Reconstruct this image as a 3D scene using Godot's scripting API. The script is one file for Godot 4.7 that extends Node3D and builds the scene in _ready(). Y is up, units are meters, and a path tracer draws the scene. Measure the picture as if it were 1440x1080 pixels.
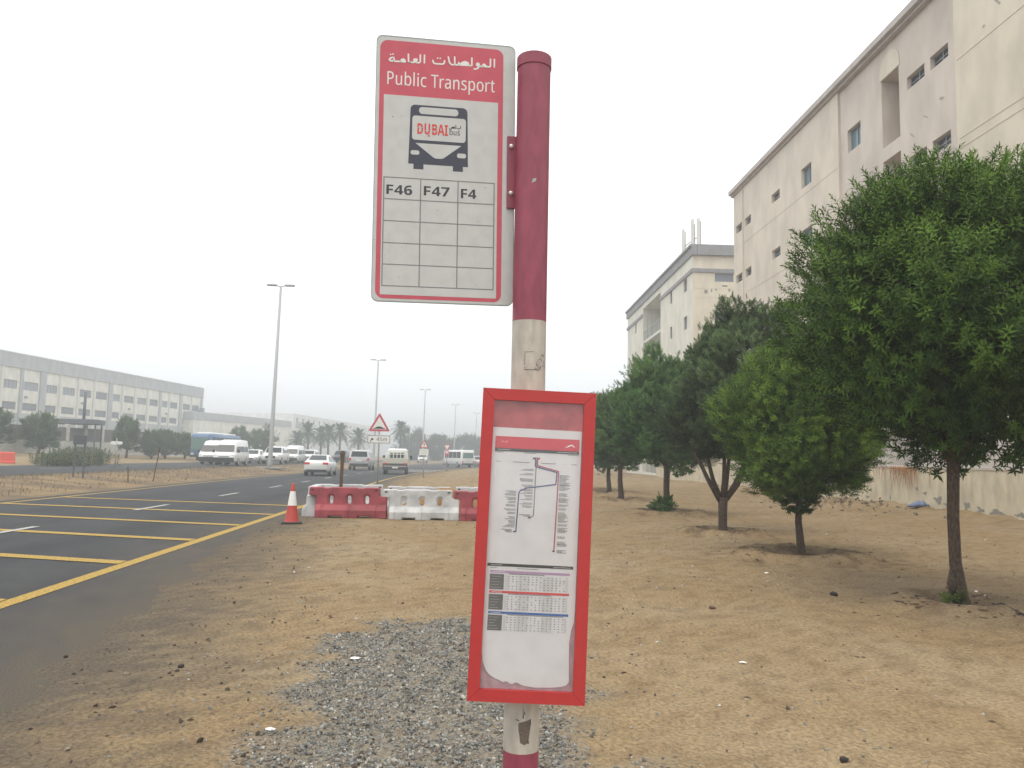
extends Node3D

var M := {}
var rng := RandomNumberGenerator.new()
var relief := FastNoiseLite.new()
var patchy := FastNoiseLite.new()
var basins := []

func _ready() -> void:
	rng.seed = 7
	set_camera_and_light()
	set_materials()
	relief.seed = 11
	relief.frequency = 1.0
	relief.fractal_octaves = 3
	patchy.seed = 23
	patchy.frequency = 1.0
	patchy.fractal_octaves = 4
	# the row of roadside trees: x, z, radius of the dug basin, darkness of its litter and painted tree shade
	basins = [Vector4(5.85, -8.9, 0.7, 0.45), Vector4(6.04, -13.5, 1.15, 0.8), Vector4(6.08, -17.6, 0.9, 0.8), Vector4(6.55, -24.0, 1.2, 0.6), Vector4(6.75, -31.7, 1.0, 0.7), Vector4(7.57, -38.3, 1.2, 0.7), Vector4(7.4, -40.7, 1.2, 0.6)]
	build_ground()
	build_roads()
	build_right_buildings()
	build_left_buildings()
	build_compound_wall()
	build_trees()
	build_bus_stop()
	build_barriers()
	build_road_signs()
	build_lamps()
	build_vehicles()
	build_left_side()
	build_litter()

func set_camera_and_light() -> void:
	var cam := Camera3D.new()
	cam.name = "camera"
	cam.fov = 51.88
	cam.near = 0.1
	cam.far = 6000.0
	cam.transform = Transform3D(Basis(Vector3.UP, deg_to_rad(-4.1)) * Basis(Vector3.RIGHT, deg_to_rad(5.35)) * Basis(Vector3.BACK, deg_to_rad(1.1)), Vector3(0, 1.6, 0))
	add_child(cam)
	cam.current = true
	var env := Environment.new()
	env.background_mode = Environment.BG_SKY
	var sky := Sky.new()
	var sm := ProceduralSkyMaterial.new()
	sm.sky_top_color = Color(0.975, 0.99, 1.0)
	sm.sky_horizon_color = Color(0.775, 0.785, 0.79)
	sm.sky_curve = 0.7
	sm.ground_bottom_color = Color(0.45, 0.40, 0.33)
	sm.ground_horizon_color = Color(0.775, 0.785, 0.79)
	sm.ground_curve = 0.02
	sky.sky_material = sm
	env.sky = sky
	env.background_energy_multiplier = 1.6
	env.tonemap_mode = Environment.TONE_MAPPER_LINEAR
	env.tonemap_exposure = 1.36
	env.fog_enabled = true
	env.fog_light_color = Color(0.94, 0.955, 0.965)
	env.fog_density = 0.0029
	env.sdfgi_enabled = true
	env.ssao_enabled = true
	env.ssil_enabled = true
	var we := WorldEnvironment.new()
	we.name = "world_environment"
	we.environment = env
	add_child(we)
	var sun := DirectionalLight3D.new()
	sun.name = "sun"
	sun.light_color = Color(1.0, 0.965, 0.9)
	sun.light_energy = 0.4
	sun.light_angular_distance = 25.0
	sun.shadow_enabled = true
	sun.rotation_degrees = Vector3(-66, -28, 0)
	add_child(sun)

# ---------------------------------------------------------------- names, things and parts
func numbered(parent: Node, called: String) -> String:
	if not parent.has_node(NodePath(called)):
		return called
	var n := 1
	while parent.has_node(NodePath("%s_%03d" % [called, n])):
		n += 1
	return "%s_%03d" % [called, n]

func thing(called: String, label: String, category: String, at := Vector3.ZERO, yaw := 0.0, group := "") -> Node3D:
	var o := Node3D.new()
	o.name = numbered(self, called)
	add_child(o, true)
	o.position = at
	o.rotation.y = deg_to_rad(yaw)
	tag(o, label, category, group)
	return o

func tag(o: Node, label: String, category: String, group := "") -> void:
	o.set_meta("label", label)
	o.set_meta("category", category)
	if group != "":
		o.set_meta("group", group)

func part(parent: Node, called: String, shape: Variant, m: Material, xf := Transform3D()) -> MeshInstance3D:
	var o := MeshInstance3D.new()
	o.name = numbered(parent, called)
	if shape is SurfaceTool:
		shape.generate_normals()
		o.mesh = shape.commit()
	else:
		o.mesh = shape
	o.material_override = m
	o.transform = xf
	parent.add_child(o, true)
	return o

func struct(called: String, shape: Variant, m: Material) -> MeshInstance3D:
	var o := part(self, called, shape, m)
	o.set_meta("kind", "structure")
	return o

func dup(root: Node3D, at: Vector3, label: String) -> Node3D:
	var r: Node3D = root.duplicate()
	r.name = numbered(self, root.name.rstrip("0123456789").trim_suffix("_"))
	add_child(r, true)
	r.position = at
	r.set_meta("label", label)
	return r

# ---------------------------------------------------------------- materials
func lin(r: float, g: float, b: float) -> Color:
	return Color(r, g, b).linear_to_srgb()

func noise_tex(sd: int, freq: float, lo: float, hi: float, oct := 4, size := 512, kind := FastNoiseLite.TYPE_SIMPLEX_SMOOTH) -> NoiseTexture2D:
	var n := FastNoiseLite.new()
	n.seed = sd
	n.noise_type = kind
	n.frequency = freq
	n.fractal_octaves = oct
	var t := NoiseTexture2D.new()
	t.width = size
	t.height = size
	t.seamless = true
	t.noise = n
	var g := Gradient.new()
	g.offsets = PackedFloat32Array([0.0, 0.3, 0.7, 1.0])
	g.colors = PackedColorArray([Color(lo, lo, lo), Color(lerpf(lo, hi, 0.35), lerpf(lo, hi, 0.35), lerpf(lo, hi, 0.35)), Color(lerpf(lo, hi, 0.8), lerpf(lo, hi, 0.8), lerpf(lo, hi, 0.8)), Color(hi, hi, hi)])
	t.color_ramp = g
	return t

func mat(r: float, g: float, b: float, rough := 0.7, metal := 0.0, tex: Texture2D = null, scale := Vector3.ONE, bump: Texture2D = null, bump_cm := 0.0) -> StandardMaterial3D:
	var m := StandardMaterial3D.new()
	m.albedo_color = lin(r, g, b)
	m.roughness = rough
	m.metallic = metal
	if tex or bump:
		m.uv1_triplanar = true
		m.uv1_world_triplanar = true
		m.uv1_scale = scale
	if tex:
		m.albedo_texture = tex
	if bump:
		m.heightmap_enabled = true
		m.heightmap_texture = bump
		m.heightmap_scale = bump_cm
	return m

func set_materials() -> void:
	var grain := noise_tex(1, 0.02, 0.62, 1.0, 5)
	var blotch := noise_tex(2, 0.006, 0.70, 1.0, 5)
	var soft := noise_tex(3, 0.008, 0.86, 1.0, 5)
	var dimples := noise_tex(4, 0.016, 0.0, 1.0, 5, 1024)
	var speck := noise_tex(5, 0.11, 0.55, 1.0, 3)
	var m := mat(1, 1, 1, 0.95, 0.0, noise_tex(6, 0.03, 0.74, 1.0, 5, 1024), Vector3.ONE * 0.75, dimples, 3.5)
	m.vertex_color_use_as_albedo = true
	m.metallic_specular = 0.25
	M.ground = m
	m = mat(1, 1, 1, 0.88, 0.0, speck, Vector3.ONE * 1.3, speck, 0.5)
	m.vertex_color_use_as_albedo = true
	m.metallic_specular = 0.3
	M.asphalt = m
	M.yellow = mat(0.54, 0.345, 0.050, 0.8, 0.0, noise_tex(7, 0.05, 0.55, 1.0, 5), Vector3.ONE * 0.9)
	M.white_line = mat(0.52, 0.52, 0.50, 0.8, 0.0, noise_tex(8, 0.05, 0.6, 1.0, 4), Vector3.ONE * 0.9)
	var streak := noise_tex(9, 0.006, 0.89, 1.0, 5, 1024)
	M.cream = mat(0.70, 0.628, 0.535, 0.9, 0.0, streak, Vector3(0.10, 0.05, 0.10), grain, 0.3)
	M.cream_light = mat(0.715, 0.645, 0.53, 0.9, 0.0, streak, Vector3(0.10, 0.05, 0.10), grain, 0.3)
	M.pinkish = mat(0.635, 0.562, 0.50, 0.9, 0.0, streak, Vector3(0.10, 0.05, 0.10), grain, 0.3)
	M.pale_cream = mat(0.76, 0.73, 0.635, 0.9, 0.0, streak, Vector3(0.10, 0.05, 0.10), grain, 0.3)
	M.joint = mat(0.60, 0.535, 0.455, 0.95)
	M.crack = mat(0.36, 0.325, 0.28, 0.95)
	M.grey_trim = mat(0.29, 0.29, 0.305, 0.8, 0.0, soft, Vector3.ONE * 0.3)
	M.cornice = mat(0.52, 0.475, 0.455, 0.85, 0.0, soft, Vector3.ONE * 0.3)
	M.reveal = mat(0.45, 0.40, 0.36, 0.9)
	M.win_dark = mat(0.045, 0.05, 0.062, 0.12)
	M.win_blue = mat(0.13, 0.21, 0.26, 0.1)
	M.win_grey = mat(0.17, 0.185, 0.21, 0.15)
	M.win_blind = mat(0.30, 0.32, 0.345, 0.3)
	M.win_frame = mat(0.25, 0.26, 0.28, 0.5)
	M.win_white = mat(0.62, 0.62, 0.60, 0.5)
	M.l_cream = mat(0.82, 0.80, 0.71, 0.9, 0.0, soft, Vector3(0.15, 0.06, 0.15))
	M.l_grey = mat(0.45, 0.475, 0.475, 0.85, 0.0, soft, Vector3(0.15, 0.06, 0.15))
	M.l_pil = mat(0.64, 0.635, 0.58, 0.85)
	M.wall = mat(0.66, 0.58, 0.425, 0.92, 0.0, noise_tex(10, 0.007, 0.80, 1.0, 5, 1024), Vector3(0.2, 0.11, 0.2), grain, 0.6)
	M.plaster_damage = mat(0.36, 0.335, 0.29, 0.95, 0.0, grain, Vector3.ONE * 2.0)
	M.rail = mat(0.60, 0.58, 0.56, 0.55)
	M.rust = mat(0.36, 0.28, 0.20, 0.85)
	M.white_bldg = mat(0.83, 0.83, 0.82, 0.9, 0.0, soft, Vector3.ONE * 0.08)
	M.conc = mat(0.36, 0.34, 0.31, 0.92, 0.0, blotch, Vector3.ONE * 0.7, grain, 0.6)
	M.bark = mat(0.155, 0.105, 0.072, 0.95, 0.0, noise_tex(12, 0.03, 0.4, 1.0, 5), Vector3(3.0, 0.7, 3.0), dimples, 2.0)
	m = mat(1, 1, 1, 0.6)
	m.vertex_color_use_as_albedo = true
	m.metallic_specular = 0.28
	m.backlight_enabled = true
	m.backlight = Color(0.40, 0.46, 0.18)
	m.cull_mode = BaseMaterial3D.CULL_DISABLED
	M.leaf = m
	m = mat(1, 1, 1, 0.9, 0.0, grain, Vector3.ONE * 12.0)
	m.vertex_color_use_as_albedo = true
	M.stone = m
	# bus stop
	var dusty := noise_tex(13, 0.012, 0.80, 1.0, 5)
	M.pole_red = mat(0.335, 0.066, 0.108, 0.42, 0.0, dusty, Vector3(3, 1.0, 3))
	M.pole_white = mat(0.59, 0.54, 0.47, 0.5, 0.0, dusty, Vector3(4, 1.6, 4))
	M.frame_red = mat(0.47, 0.036, 0.036, 0.45, 0.0, noise_tex(14, 0.01, 0.96, 1.0, 4), Vector3.ONE * 3.0)
	M.panel_red = mat(0.52, 0.09, 0.10, 0.6, 0.0, noise_tex(15, 0.01, 0.78, 1.0, 5), Vector3.ONE * 3.0)
	M.panel_pink = mat(0.50, 0.34, 0.38, 0.7, 0.0, dusty, Vector3.ONE * 4.0)
	M.sign_white = mat(0.555, 0.56, 0.55, 0.38, 0.0, noise_tex(16, 0.008, 0.945, 1.0, 5), Vector3.ONE * 3.5)
	M.sign_edge = mat(0.34, 0.37, 0.36, 0.4, 0.6)
	M.paper = mat(0.70, 0.685, 0.70, 0.85, 0.0, noise_tex(17, 0.005, 0.955, 1.0, 3), Vector3.ONE * 4.0)
	m = mat(1, 1, 1, 0.5)
	m.vertex_color_use_as_albedo = true
	M.print = m
	m = mat(0.9, 0.95, 0.95, 0.08)
	m.transparency = BaseMaterial3D.TRANSPARENCY_ALPHA
	m.albedo_color.a = 0.008
	M.pane = m
	M.steel = mat(0.55, 0.55, 0.56, 0.35, 0.8)
	M.galv = mat(0.36, 0.37, 0.37, 0.5, 0.3)
	M.ink = mat(0.05, 0.05, 0.06, 0.6)
	M.navy = mat(0.055, 0.06, 0.085, 0.6)
	M.print_red = mat(0.56, 0.092, 0.130, 0.5, 0.0, noise_tex(18, 0.008, 0.94, 1.0, 4), Vector3.ONE * 3.0)
	M.white = mat(0.78, 0.78, 0.76, 0.5)
	M.lettering = mat(0.72, 0.72, 0.70, 0.5)
	M.logo_red = mat(0.60, 0.06, 0.05, 0.5)
	M.joint_dark = mat(0.16, 0.145, 0.13, 0.8)
	M.residue = mat(0.22, 0.175, 0.135, 0.85, 0.0, grain, Vector3.ONE * 14.0)
	M.table_line = mat(0.20, 0.205, 0.21, 0.6)
	M.bolt = mat(0.62, 0.60, 0.60, 0.4, 0.5)
	# barriers and cone
	M.bar_red = mat(0.40, 0.066, 0.085, 0.62, 0.0, noise_tex(19, 0.008, 0.72, 1.0, 5), Vector3.ONE * 0.4)
	M.bar_white = mat(0.62, 0.625, 0.64, 0.65, 0.0, noise_tex(20, 0.008, 0.74, 1.0, 5), Vector3.ONE * 0.4)
	M.cone_red = mat(0.50, 0.050, 0.035, 0.55, 0.0, soft, Vector3.ONE * 3.0)
	M.rubber = mat(0.030, 0.030, 0.032, 0.8)
	M.wood = mat(0.17, 0.105, 0.07, 0.9, 0.0, grain, Vector3(6, 0.8, 6))
	# vehicles
	M.car_white = mat(0.74, 0.74, 0.73, 0.3)
	M.car_white.clearcoat_enabled = true
	M.car_silver = mat(0.50, 0.505, 0.505, 0.35, 0.35)
	M.car_dark = mat(0.05, 0.06, 0.08, 0.3)
	M.car_blue = mat(0.09, 0.165, 0.31, 0.4)
	M.glass = mat(0.035, 0.045, 0.05, 0.08)
	M.glass_green = mat(0.10, 0.19, 0.17, 0.12)
	M.glass.metallic_specular = 0.3
	M.tail = mat(0.60, 0.03, 0.025, 0.3)
	M.lamp_clear = mat(0.7, 0.7, 0.68, 0.2)
	M.chrome = mat(0.6, 0.6, 0.6, 0.25, 0.9)
	M.truck_bed = mat(0.055, 0.055, 0.06, 0.7)
	M.truck_cream = mat(0.52, 0.51, 0.43, 0.6)
	M.canopy = mat(0.10, 0.11, 0.125, 0.7)
	M.fence_panel = mat(0.22, 0.20, 0.18, 0.85, 0.0, grain, Vector3.ONE * 0.5)
	M.fence_white = mat(0.64, 0.62, 0.55, 0.9, 0.0, soft, Vector3.ONE * 0.4)
	M.orange = mat(0.70, 0.10, 0.06, 0.6)
	M.dark_stone = mat(0.055, 0.046, 0.04, 0.95, 0.0, grain, Vector3.ONE * 9.0)
	M.hose = mat(0.02, 0.02, 0.02, 0.6)
	M.bag_blue = mat(0.13, 0.17, 0.28, 0.6)
	M.litter_white = mat(0.75, 0.74, 0.72, 0.7)

# ---------------------------------------------------------------- shapes
func begin(flat := true) -> SurfaceTool:
	var st := SurfaceTool.new()
	st.begin(Mesh.PRIMITIVE_TRIANGLES)
	st.set_smooth_group(-1 if flat else 0)
	return st

func tri(st: SurfaceTool, a: Vector3, b: Vector3, c: Vector3) -> void: # counter-clockwise seen from outside
	st.add_vertex(a)
	st.add_vertex(c)
	st.add_vertex(b)

func quad(st: SurfaceTool, a: Vector3, b: Vector3, c: Vector3, d: Vector3) -> void:
	tri(st, a, b, c)
	tri(st, a, c, d)

func box(st: SurfaceTool, c: Vector3, s: Vector3, bev := 0.0, basis := Basis()) -> void:
	var h := s * 0.5
	if bev <= 0.0:
		var p := []
		for i in 8:
			p.append(c + basis * Vector3(h.x if i & 1 else -h.x, h.y if i & 2 else -h.y, h.z if i & 4 else -h.z))
		for f in [[4, 5, 7, 6], [1, 0, 2, 3], [5, 1, 3, 7], [0, 4, 6, 2], [6, 7, 3, 2], [0, 1, 5, 4]]:
			quad(st, p[f[0]], p[f[1]], p[f[2]], p[f[3]])
		return
	var ax := [Vector3.RIGHT, Vector3.UP, Vector3.BACK]
	# vertex of corner signs sg on the face of axis k
	var v := func(sg: Vector3, k: int) -> Vector3:
		var q := Vector3(sg.x * (h.x - bev), sg.y * (h.y - bev), sg.z * (h.z - bev))
		q[k] = sg[k] * h[k]
		return c + basis * q
	for k in 3:
		var i := (k + 1) % 3
		var j := (k + 2) % 3
		for s1 in [-1.0, 1.0]:
			var q := []
			for e in [[-1, -1], [1, -1], [1, 1], [-1, 1]]:
				var sg := Vector3.ZERO
				sg[k] = s1
				sg[i] = e[0]
				sg[j] = e[1]
				q.append(v.call(sg, k))
			if s1 > 0:
				quad(st, q[0], q[1], q[2], q[3])
			else:
				quad(st, q[3], q[2], q[1], q[0])
		for s1 in [-1.0, 1.0]:
			for s2 in [-1.0, 1.0]:
				# edge along k between faces i and j
				var a := Vector3.ZERO
				a[i] = s1
				a[j] = s2
				a[k] = -1.0
				var b := a
				b[k] = 1.0
				var q := [v.call(a, i), v.call(a, j), v.call(b, j), v.call(b, i)]
				if s1 * s2 > 0:
					q.reverse()
				quad(st, q[3], q[2], q[1], q[0])
	for sx in [-1.0, 1.0]:
		for sy in [-1.0, 1.0]:
			for sz in [-1.0, 1.0]:
				var sg := Vector3(sx, sy, sz)
				if sx * sy * sz > 0:
					tri(st, v.call(sg, 0), v.call(sg, 1), v.call(sg, 2))
				else:
					tri(st, v.call(sg, 2), v.call(sg, 1), v.call(sg, 0))

func tube(st: SurfaceTool, pts: Array, radii: Array, sides := 8, caps := true) -> void:
	var rings := []
	var side := Vector3.RIGHT
	for i in pts.size():
		var a: Vector3 = pts[maxi(i - 1, 0)]
		var b: Vector3 = pts[mini(i + 1, pts.size() - 1)]
		var d := (b - a).normalized()
		if absf(d.dot(side)) > 0.95:
			side = Vector3.BACK
		side = (side - d * side.dot(d)).normalized()
		var up := d.cross(side)
		var ring := []
		for k in sides:
			var t := TAU * k / sides
			ring.append(pts[i] + (side * cos(t) + up * sin(t)) * radii[i])
		rings.append(ring)
	loft(st, rings, caps)

func loft(st: SurfaceTool, rings: Array, caps := true) -> void: # rings turn counter-clockwise seen from the end they run towards
	for i in rings.size() - 1:
		var n: int = rings[i].size()
		for k in n:
			quad(st, rings[i][k], rings[i][(k + 1) % n], rings[i + 1][(k + 1) % n], rings[i + 1][k])
	if caps:
		for e in [0, rings.size() - 1]:
			var c := Vector3.ZERO
			for p in rings[e]:
				c += p
			c /= rings[e].size()
			var n: int = rings[e].size()
			for k in n:
				if e == 0:
					tri(st, c, rings[e][(k + 1) % n], rings[e][k])
				else:
					tri(st, c, rings[e][k], rings[e][(k + 1) % n])

func lathe(st: SurfaceTool, profile: Array, sides := 24, at := Vector3.ZERO) -> void: # profile of (radius, height) from the bottom up
	for i in profile.size() - 1:
		for k in sides:
			var q := []
			for e in [[i, k], [i, k + 1], [i + 1, k + 1], [i + 1, k]]:
				var t: float = -TAU * e[1] / sides
				q.append(at + Vector3(cos(t) * profile[e[0]].x, profile[e[0]].y, sin(t) * profile[e[0]].x))
			quad(st, q[0], q[1], q[2], q[3])

func ngon(pts: Array) -> PackedVector2Array:
	var p := PackedVector2Array()
	for q in pts:
		p.append(Vector2(q[0], q[1]))
	return p

func flat_poly(st: SurfaceTool, poly: PackedVector2Array, z: float, col := Color.WHITE, k := 0.001) -> void: # in millimetres, facing +z
	var ids := Geometry2D.triangulate_polygon(poly)
	for i in range(0, ids.size(), 3):
		var a := poly[ids[i]] * k
		var b := poly[ids[i + 1]] * k
		var c := poly[ids[i + 2]] * k
		st.set_color(col)
		if (b - a).cross(c - a) > 0:
			tri(st, Vector3(a.x, a.y, z), Vector3(b.x, b.y, z), Vector3(c.x, c.y, z))
		else:
			tri(st, Vector3(a.x, a.y, z), Vector3(c.x, c.y, z), Vector3(b.x, b.y, z))

func flat_rect(st: SurfaceTool, x0: float, y0: float, x1: float, y1: float, z: float, col := Color.WHITE, k := 0.001) -> void:
	st.set_color(col)
	quad(st, Vector3(x0 * k, y0 * k, z), Vector3(x1 * k, y0 * k, z), Vector3(x1 * k, y1 * k, z), Vector3(x0 * k, y1 * k, z))

func flat_stroke(st: SurfaceTool, pts: Array, width: float, z: float, col := Color.WHITE, k := 0.001) -> void:
	for poly in Geometry2D.offset_polyline(ngon(pts), width * 0.5, Geometry2D.JOIN_ROUND, Geometry2D.END_ROUND):
		if not Geometry2D.is_polygon_clockwise(poly):
			flat_poly(st, poly, z, col, k)

func rounded(x0: float, y0: float, x1: float, y1: float, r: float, n := 5) -> PackedVector2Array:
	var p := PackedVector2Array()
	for c in [[x1 - r, y1 - r, 0.0], [x0 + r, y1 - r, 90.0], [x0 + r, y0 + r, 180.0], [x1 - r, y0 + r, 270.0]]:
		for i in n + 1:
			var t := deg_to_rad(c[2] + 90.0 * i / n)
			p.append(Vector2(c[0] + cos(t) * r, c[1] + sin(t) * r))
	return p

func ring_poly(st: SurfaceTool, outer: PackedVector2Array, inner: PackedVector2Array, z: float, col := Color.WHITE, k := 0.001) -> void: # the same count of points
	var n := outer.size()
	for i in n:
		var j := (i + 1) % n
		st.set_color(col)
		quad(st, Vector3(outer[i].x * k, outer[i].y * k, z), Vector3(outer[j].x * k, outer[j].y * k, z), Vector3(inner[j].x * k, inner[j].y * k, z), Vector3(inner[i].x * k, inner[i].y * k, z))

func prism(st: SurfaceTool, poly: PackedVector2Array, z0: float, z1: float, k := 1.0) -> void: # poly turns counter-clockwise, z1 in front
	flat_poly(st, poly, z1, Color.WHITE, k)
	var n := poly.size()
	var ids := Geometry2D.triangulate_polygon(poly)
	for i in range(0, ids.size(), 3):
		var a := poly[ids[i]] * k
		var b := poly[ids[i + 1]] * k
		var c := poly[ids[i + 2]] * k
		if (b - a).cross(c - a) > 0:
			tri(st, Vector3(a.x, a.y, z0), Vector3(c.x, c.y, z0), Vector3(b.x, b.y, z0))
		else:
			tri(st, Vector3(a.x, a.y, z0), Vector3(b.x, b.y, z0), Vector3(c.x, c.y, z0))
	for i in n:
		var a := poly[i] * k
		var b := poly[(i + 1) % n] * k
		quad(st, Vector3(a.x, a.y, z0), Vector3(b.x, b.y, z0), Vector3(b.x, b.y, z1), Vector3(a.x, a.y, z1))

func text_mesh(what: String, height_mm: float, bold := false, deep := 0.0006) -> TextMesh:
	var t := TextMesh.new()
	var f := SystemFont.new()
	f.font_names = PackedStringArray(["Droid Sans"])
	f.font_weight = 700 if bold else 400
	t.font = f
	t.text = what
	t.font_size = 64
	t.pixel_size = height_mm * 0.001 / (64.0 * 0.714) # capitals are 0.714 em tall
	t.depth = deep
	t.curve_step = 1.0
	t.horizontal_alignment = HORIZONTAL_ALIGNMENT_LEFT
	t.vertical_alignment = VERTICAL_ALIGNMENT_BOTTOM
	return t

# writes text whose capitals stand from (x0, y0) and fill the given width and height, in millimetres
func write(parent: Node, called: String, what: String, x0: float, y0: float, x1: float, height: float, z: float, m: Material, bold := false, sub := "") -> MeshInstance3D:
	var t := text_mesh(what, height, bold)
	var b := t.get_aabb()
	var o := part(parent, called, t, m)
	var sx := (x1 - x0) * 0.001 / maxf(b.size.x, 0.0001)
	# the baseline: measured on a capital without a tail
	var cap := text_mesh("E", height, bold).get_aabb()
	var sy := height * 0.001 / maxf(cap.size.y, 0.0001)
	var base: float = cap.position.y
	o.transform = Transform3D(Basis(Vector3(sx, 0, 0), Vector3(0, sy, 0), Vector3(0, 0, 1)), Vector3(x0 * 0.001 - b.position.x * sx, y0 * 0.001 - base * sy, z))
	return o

# a wall in its own x-y plane with openings [x0, x1, y0, y1], and reveals going in by depth
func wall_open(st: SurfaceTool, x0: float, x1: float, y0: float, y1: float, z: float, holes: Array, depth: float) -> void:
	var xs := [x0, x1]
	var ys := [y0, y1]
	for h in holes:
		for k in 2:
			xs.append(clampf(h[k], x0, x1))
			ys.append(clampf(h[k + 2], y0, y1))
	xs.sort()
	ys.sort()
	for i in xs.size() - 1:
		if xs[i + 1] - xs[i] < 0.001:
			continue
		for j in ys.size() - 1:
			if ys[j + 1] - ys[j] < 0.001:
				continue
			var c := Vector2((xs[i] + xs[i + 1]) / 2, (ys[j] + ys[j + 1]) / 2)
			var inside := false
			for h in holes:
				if c.x > h[0] and c.x < h[1] and c.y > h[2] and c.y < h[3]:
					inside = true
			if not inside:
				quad(st, Vector3(xs[i], ys[j], z), Vector3(xs[i + 1], ys[j], z), Vector3(xs[i + 1], ys[j + 1], z), Vector3(xs[i], ys[j + 1], z))
	for h in holes:
		var a := Vector3(h[0], h[2], z)
		var b := Vector3(h[1], h[2], z)
		var c := Vector3(h[1], h[3], z)
		var d := Vector3(h[0], h[3], z)
		var e := Vector3(0, 0, -depth)
		quad(st, a, a + e, b + e, b)
		quad(st, c, c + e, d + e, d)
		quad(st, b, b + e, c + e, c)
		quad(st, d, d + e, a + e, a)

func window(parent: Node, h: Array, z: float, fm: Material, gm: Material, posts := 1, rails := 0, bar := 0.06) -> void:
	var st := begin()
	var w: float = h[1] - h[0]
	var t: float = h[3] - h[2]
	var cx: float = (h[0] + h[1]) / 2
	var cy: float = (h[2] + h[3]) / 2
	box(st, Vector3(h[0] + bar / 2, cy, z), Vector3(bar, t, 0.06))
	box(st, Vector3(h[1] - bar / 2, cy, z), Vector3(bar, t, 0.06))
	box(st, Vector3(cx, h[2] + bar / 2, z), Vector3(w - 2 * bar, bar, 0.06))
	box(st, Vector3(cx, h[3] - bar / 2, z), Vector3(w - 2 * bar, bar, 0.06))
	for i in posts:
		box(st, Vector3(h[0] + w * (i + 1) / (posts + 1), cy, z + 0.003), Vector3(bar * 0.8, t - 2 * bar, 0.05))
	for i in rails:
		box(st, Vector3(cx, h[2] + t * (i + 1) / (rails + 1), z + 0.006), Vector3(w - 2 * bar, bar * 0.6, 0.045))
	var o := part(parent, "window", st, fm)
	var g := begin()
	quad(g, Vector3(h[0], h[2], z - 0.02), Vector3(h[1], h[2], z - 0.02), Vector3(h[1], h[3], z - 0.02), Vector3(h[0], h[3], z - 0.02))
	part(o, "pane", g, gm)

func along(o: Node3D, u: Vector3, at: Vector3) -> void: # local x runs along u, local z looks out of the wall
	o.transform = Transform3D(Basis(u, Vector3.UP, u.cross(Vector3.UP)), at)
# ---------------------------------------------------------------- the ground
func bend(z: float) -> float:
	var d := clampf(-z - 45.0, 0.0, 400.0)
	return 0.0005 * d * d

func table(t: Array, v: float) -> float:
	for i in t.size() - 1:
		if v >= t[i + 1][0]:
			return lerpf(t[i][1], t[i + 1][1], clampf((t[i][0] - v) / (t[i][0] - t[i + 1][0]), 0, 1))
	return t[-1][1]

func edge_r(z: float) -> float:
	if z > -45.0:
		return table([[6.0, -2.5], [-4.0, -2.6], [-7.0, -3.0], [-11.0, -3.45], [-15.0, -4.0], [-20.0, -4.25], [-45.0, -4.35]], z)
	var d := -z - 45.0
	if d < 80.0:
		return -4.35 + 0.00138 * d * d
	return minf(4.48 + (d - 80.0) * 0.9, 26.0)

func terrain(x: float, z: float) -> float:
	var q := x - bend(z)
	return smoothstep(-13.7, -18.4, q) * 0.4 + smoothstep(-31.6, -50.0, q) * 0.8

func wall_x(z: float) -> float:
	return 16.75 + 0.028 * (-z - 22.0)

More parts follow.
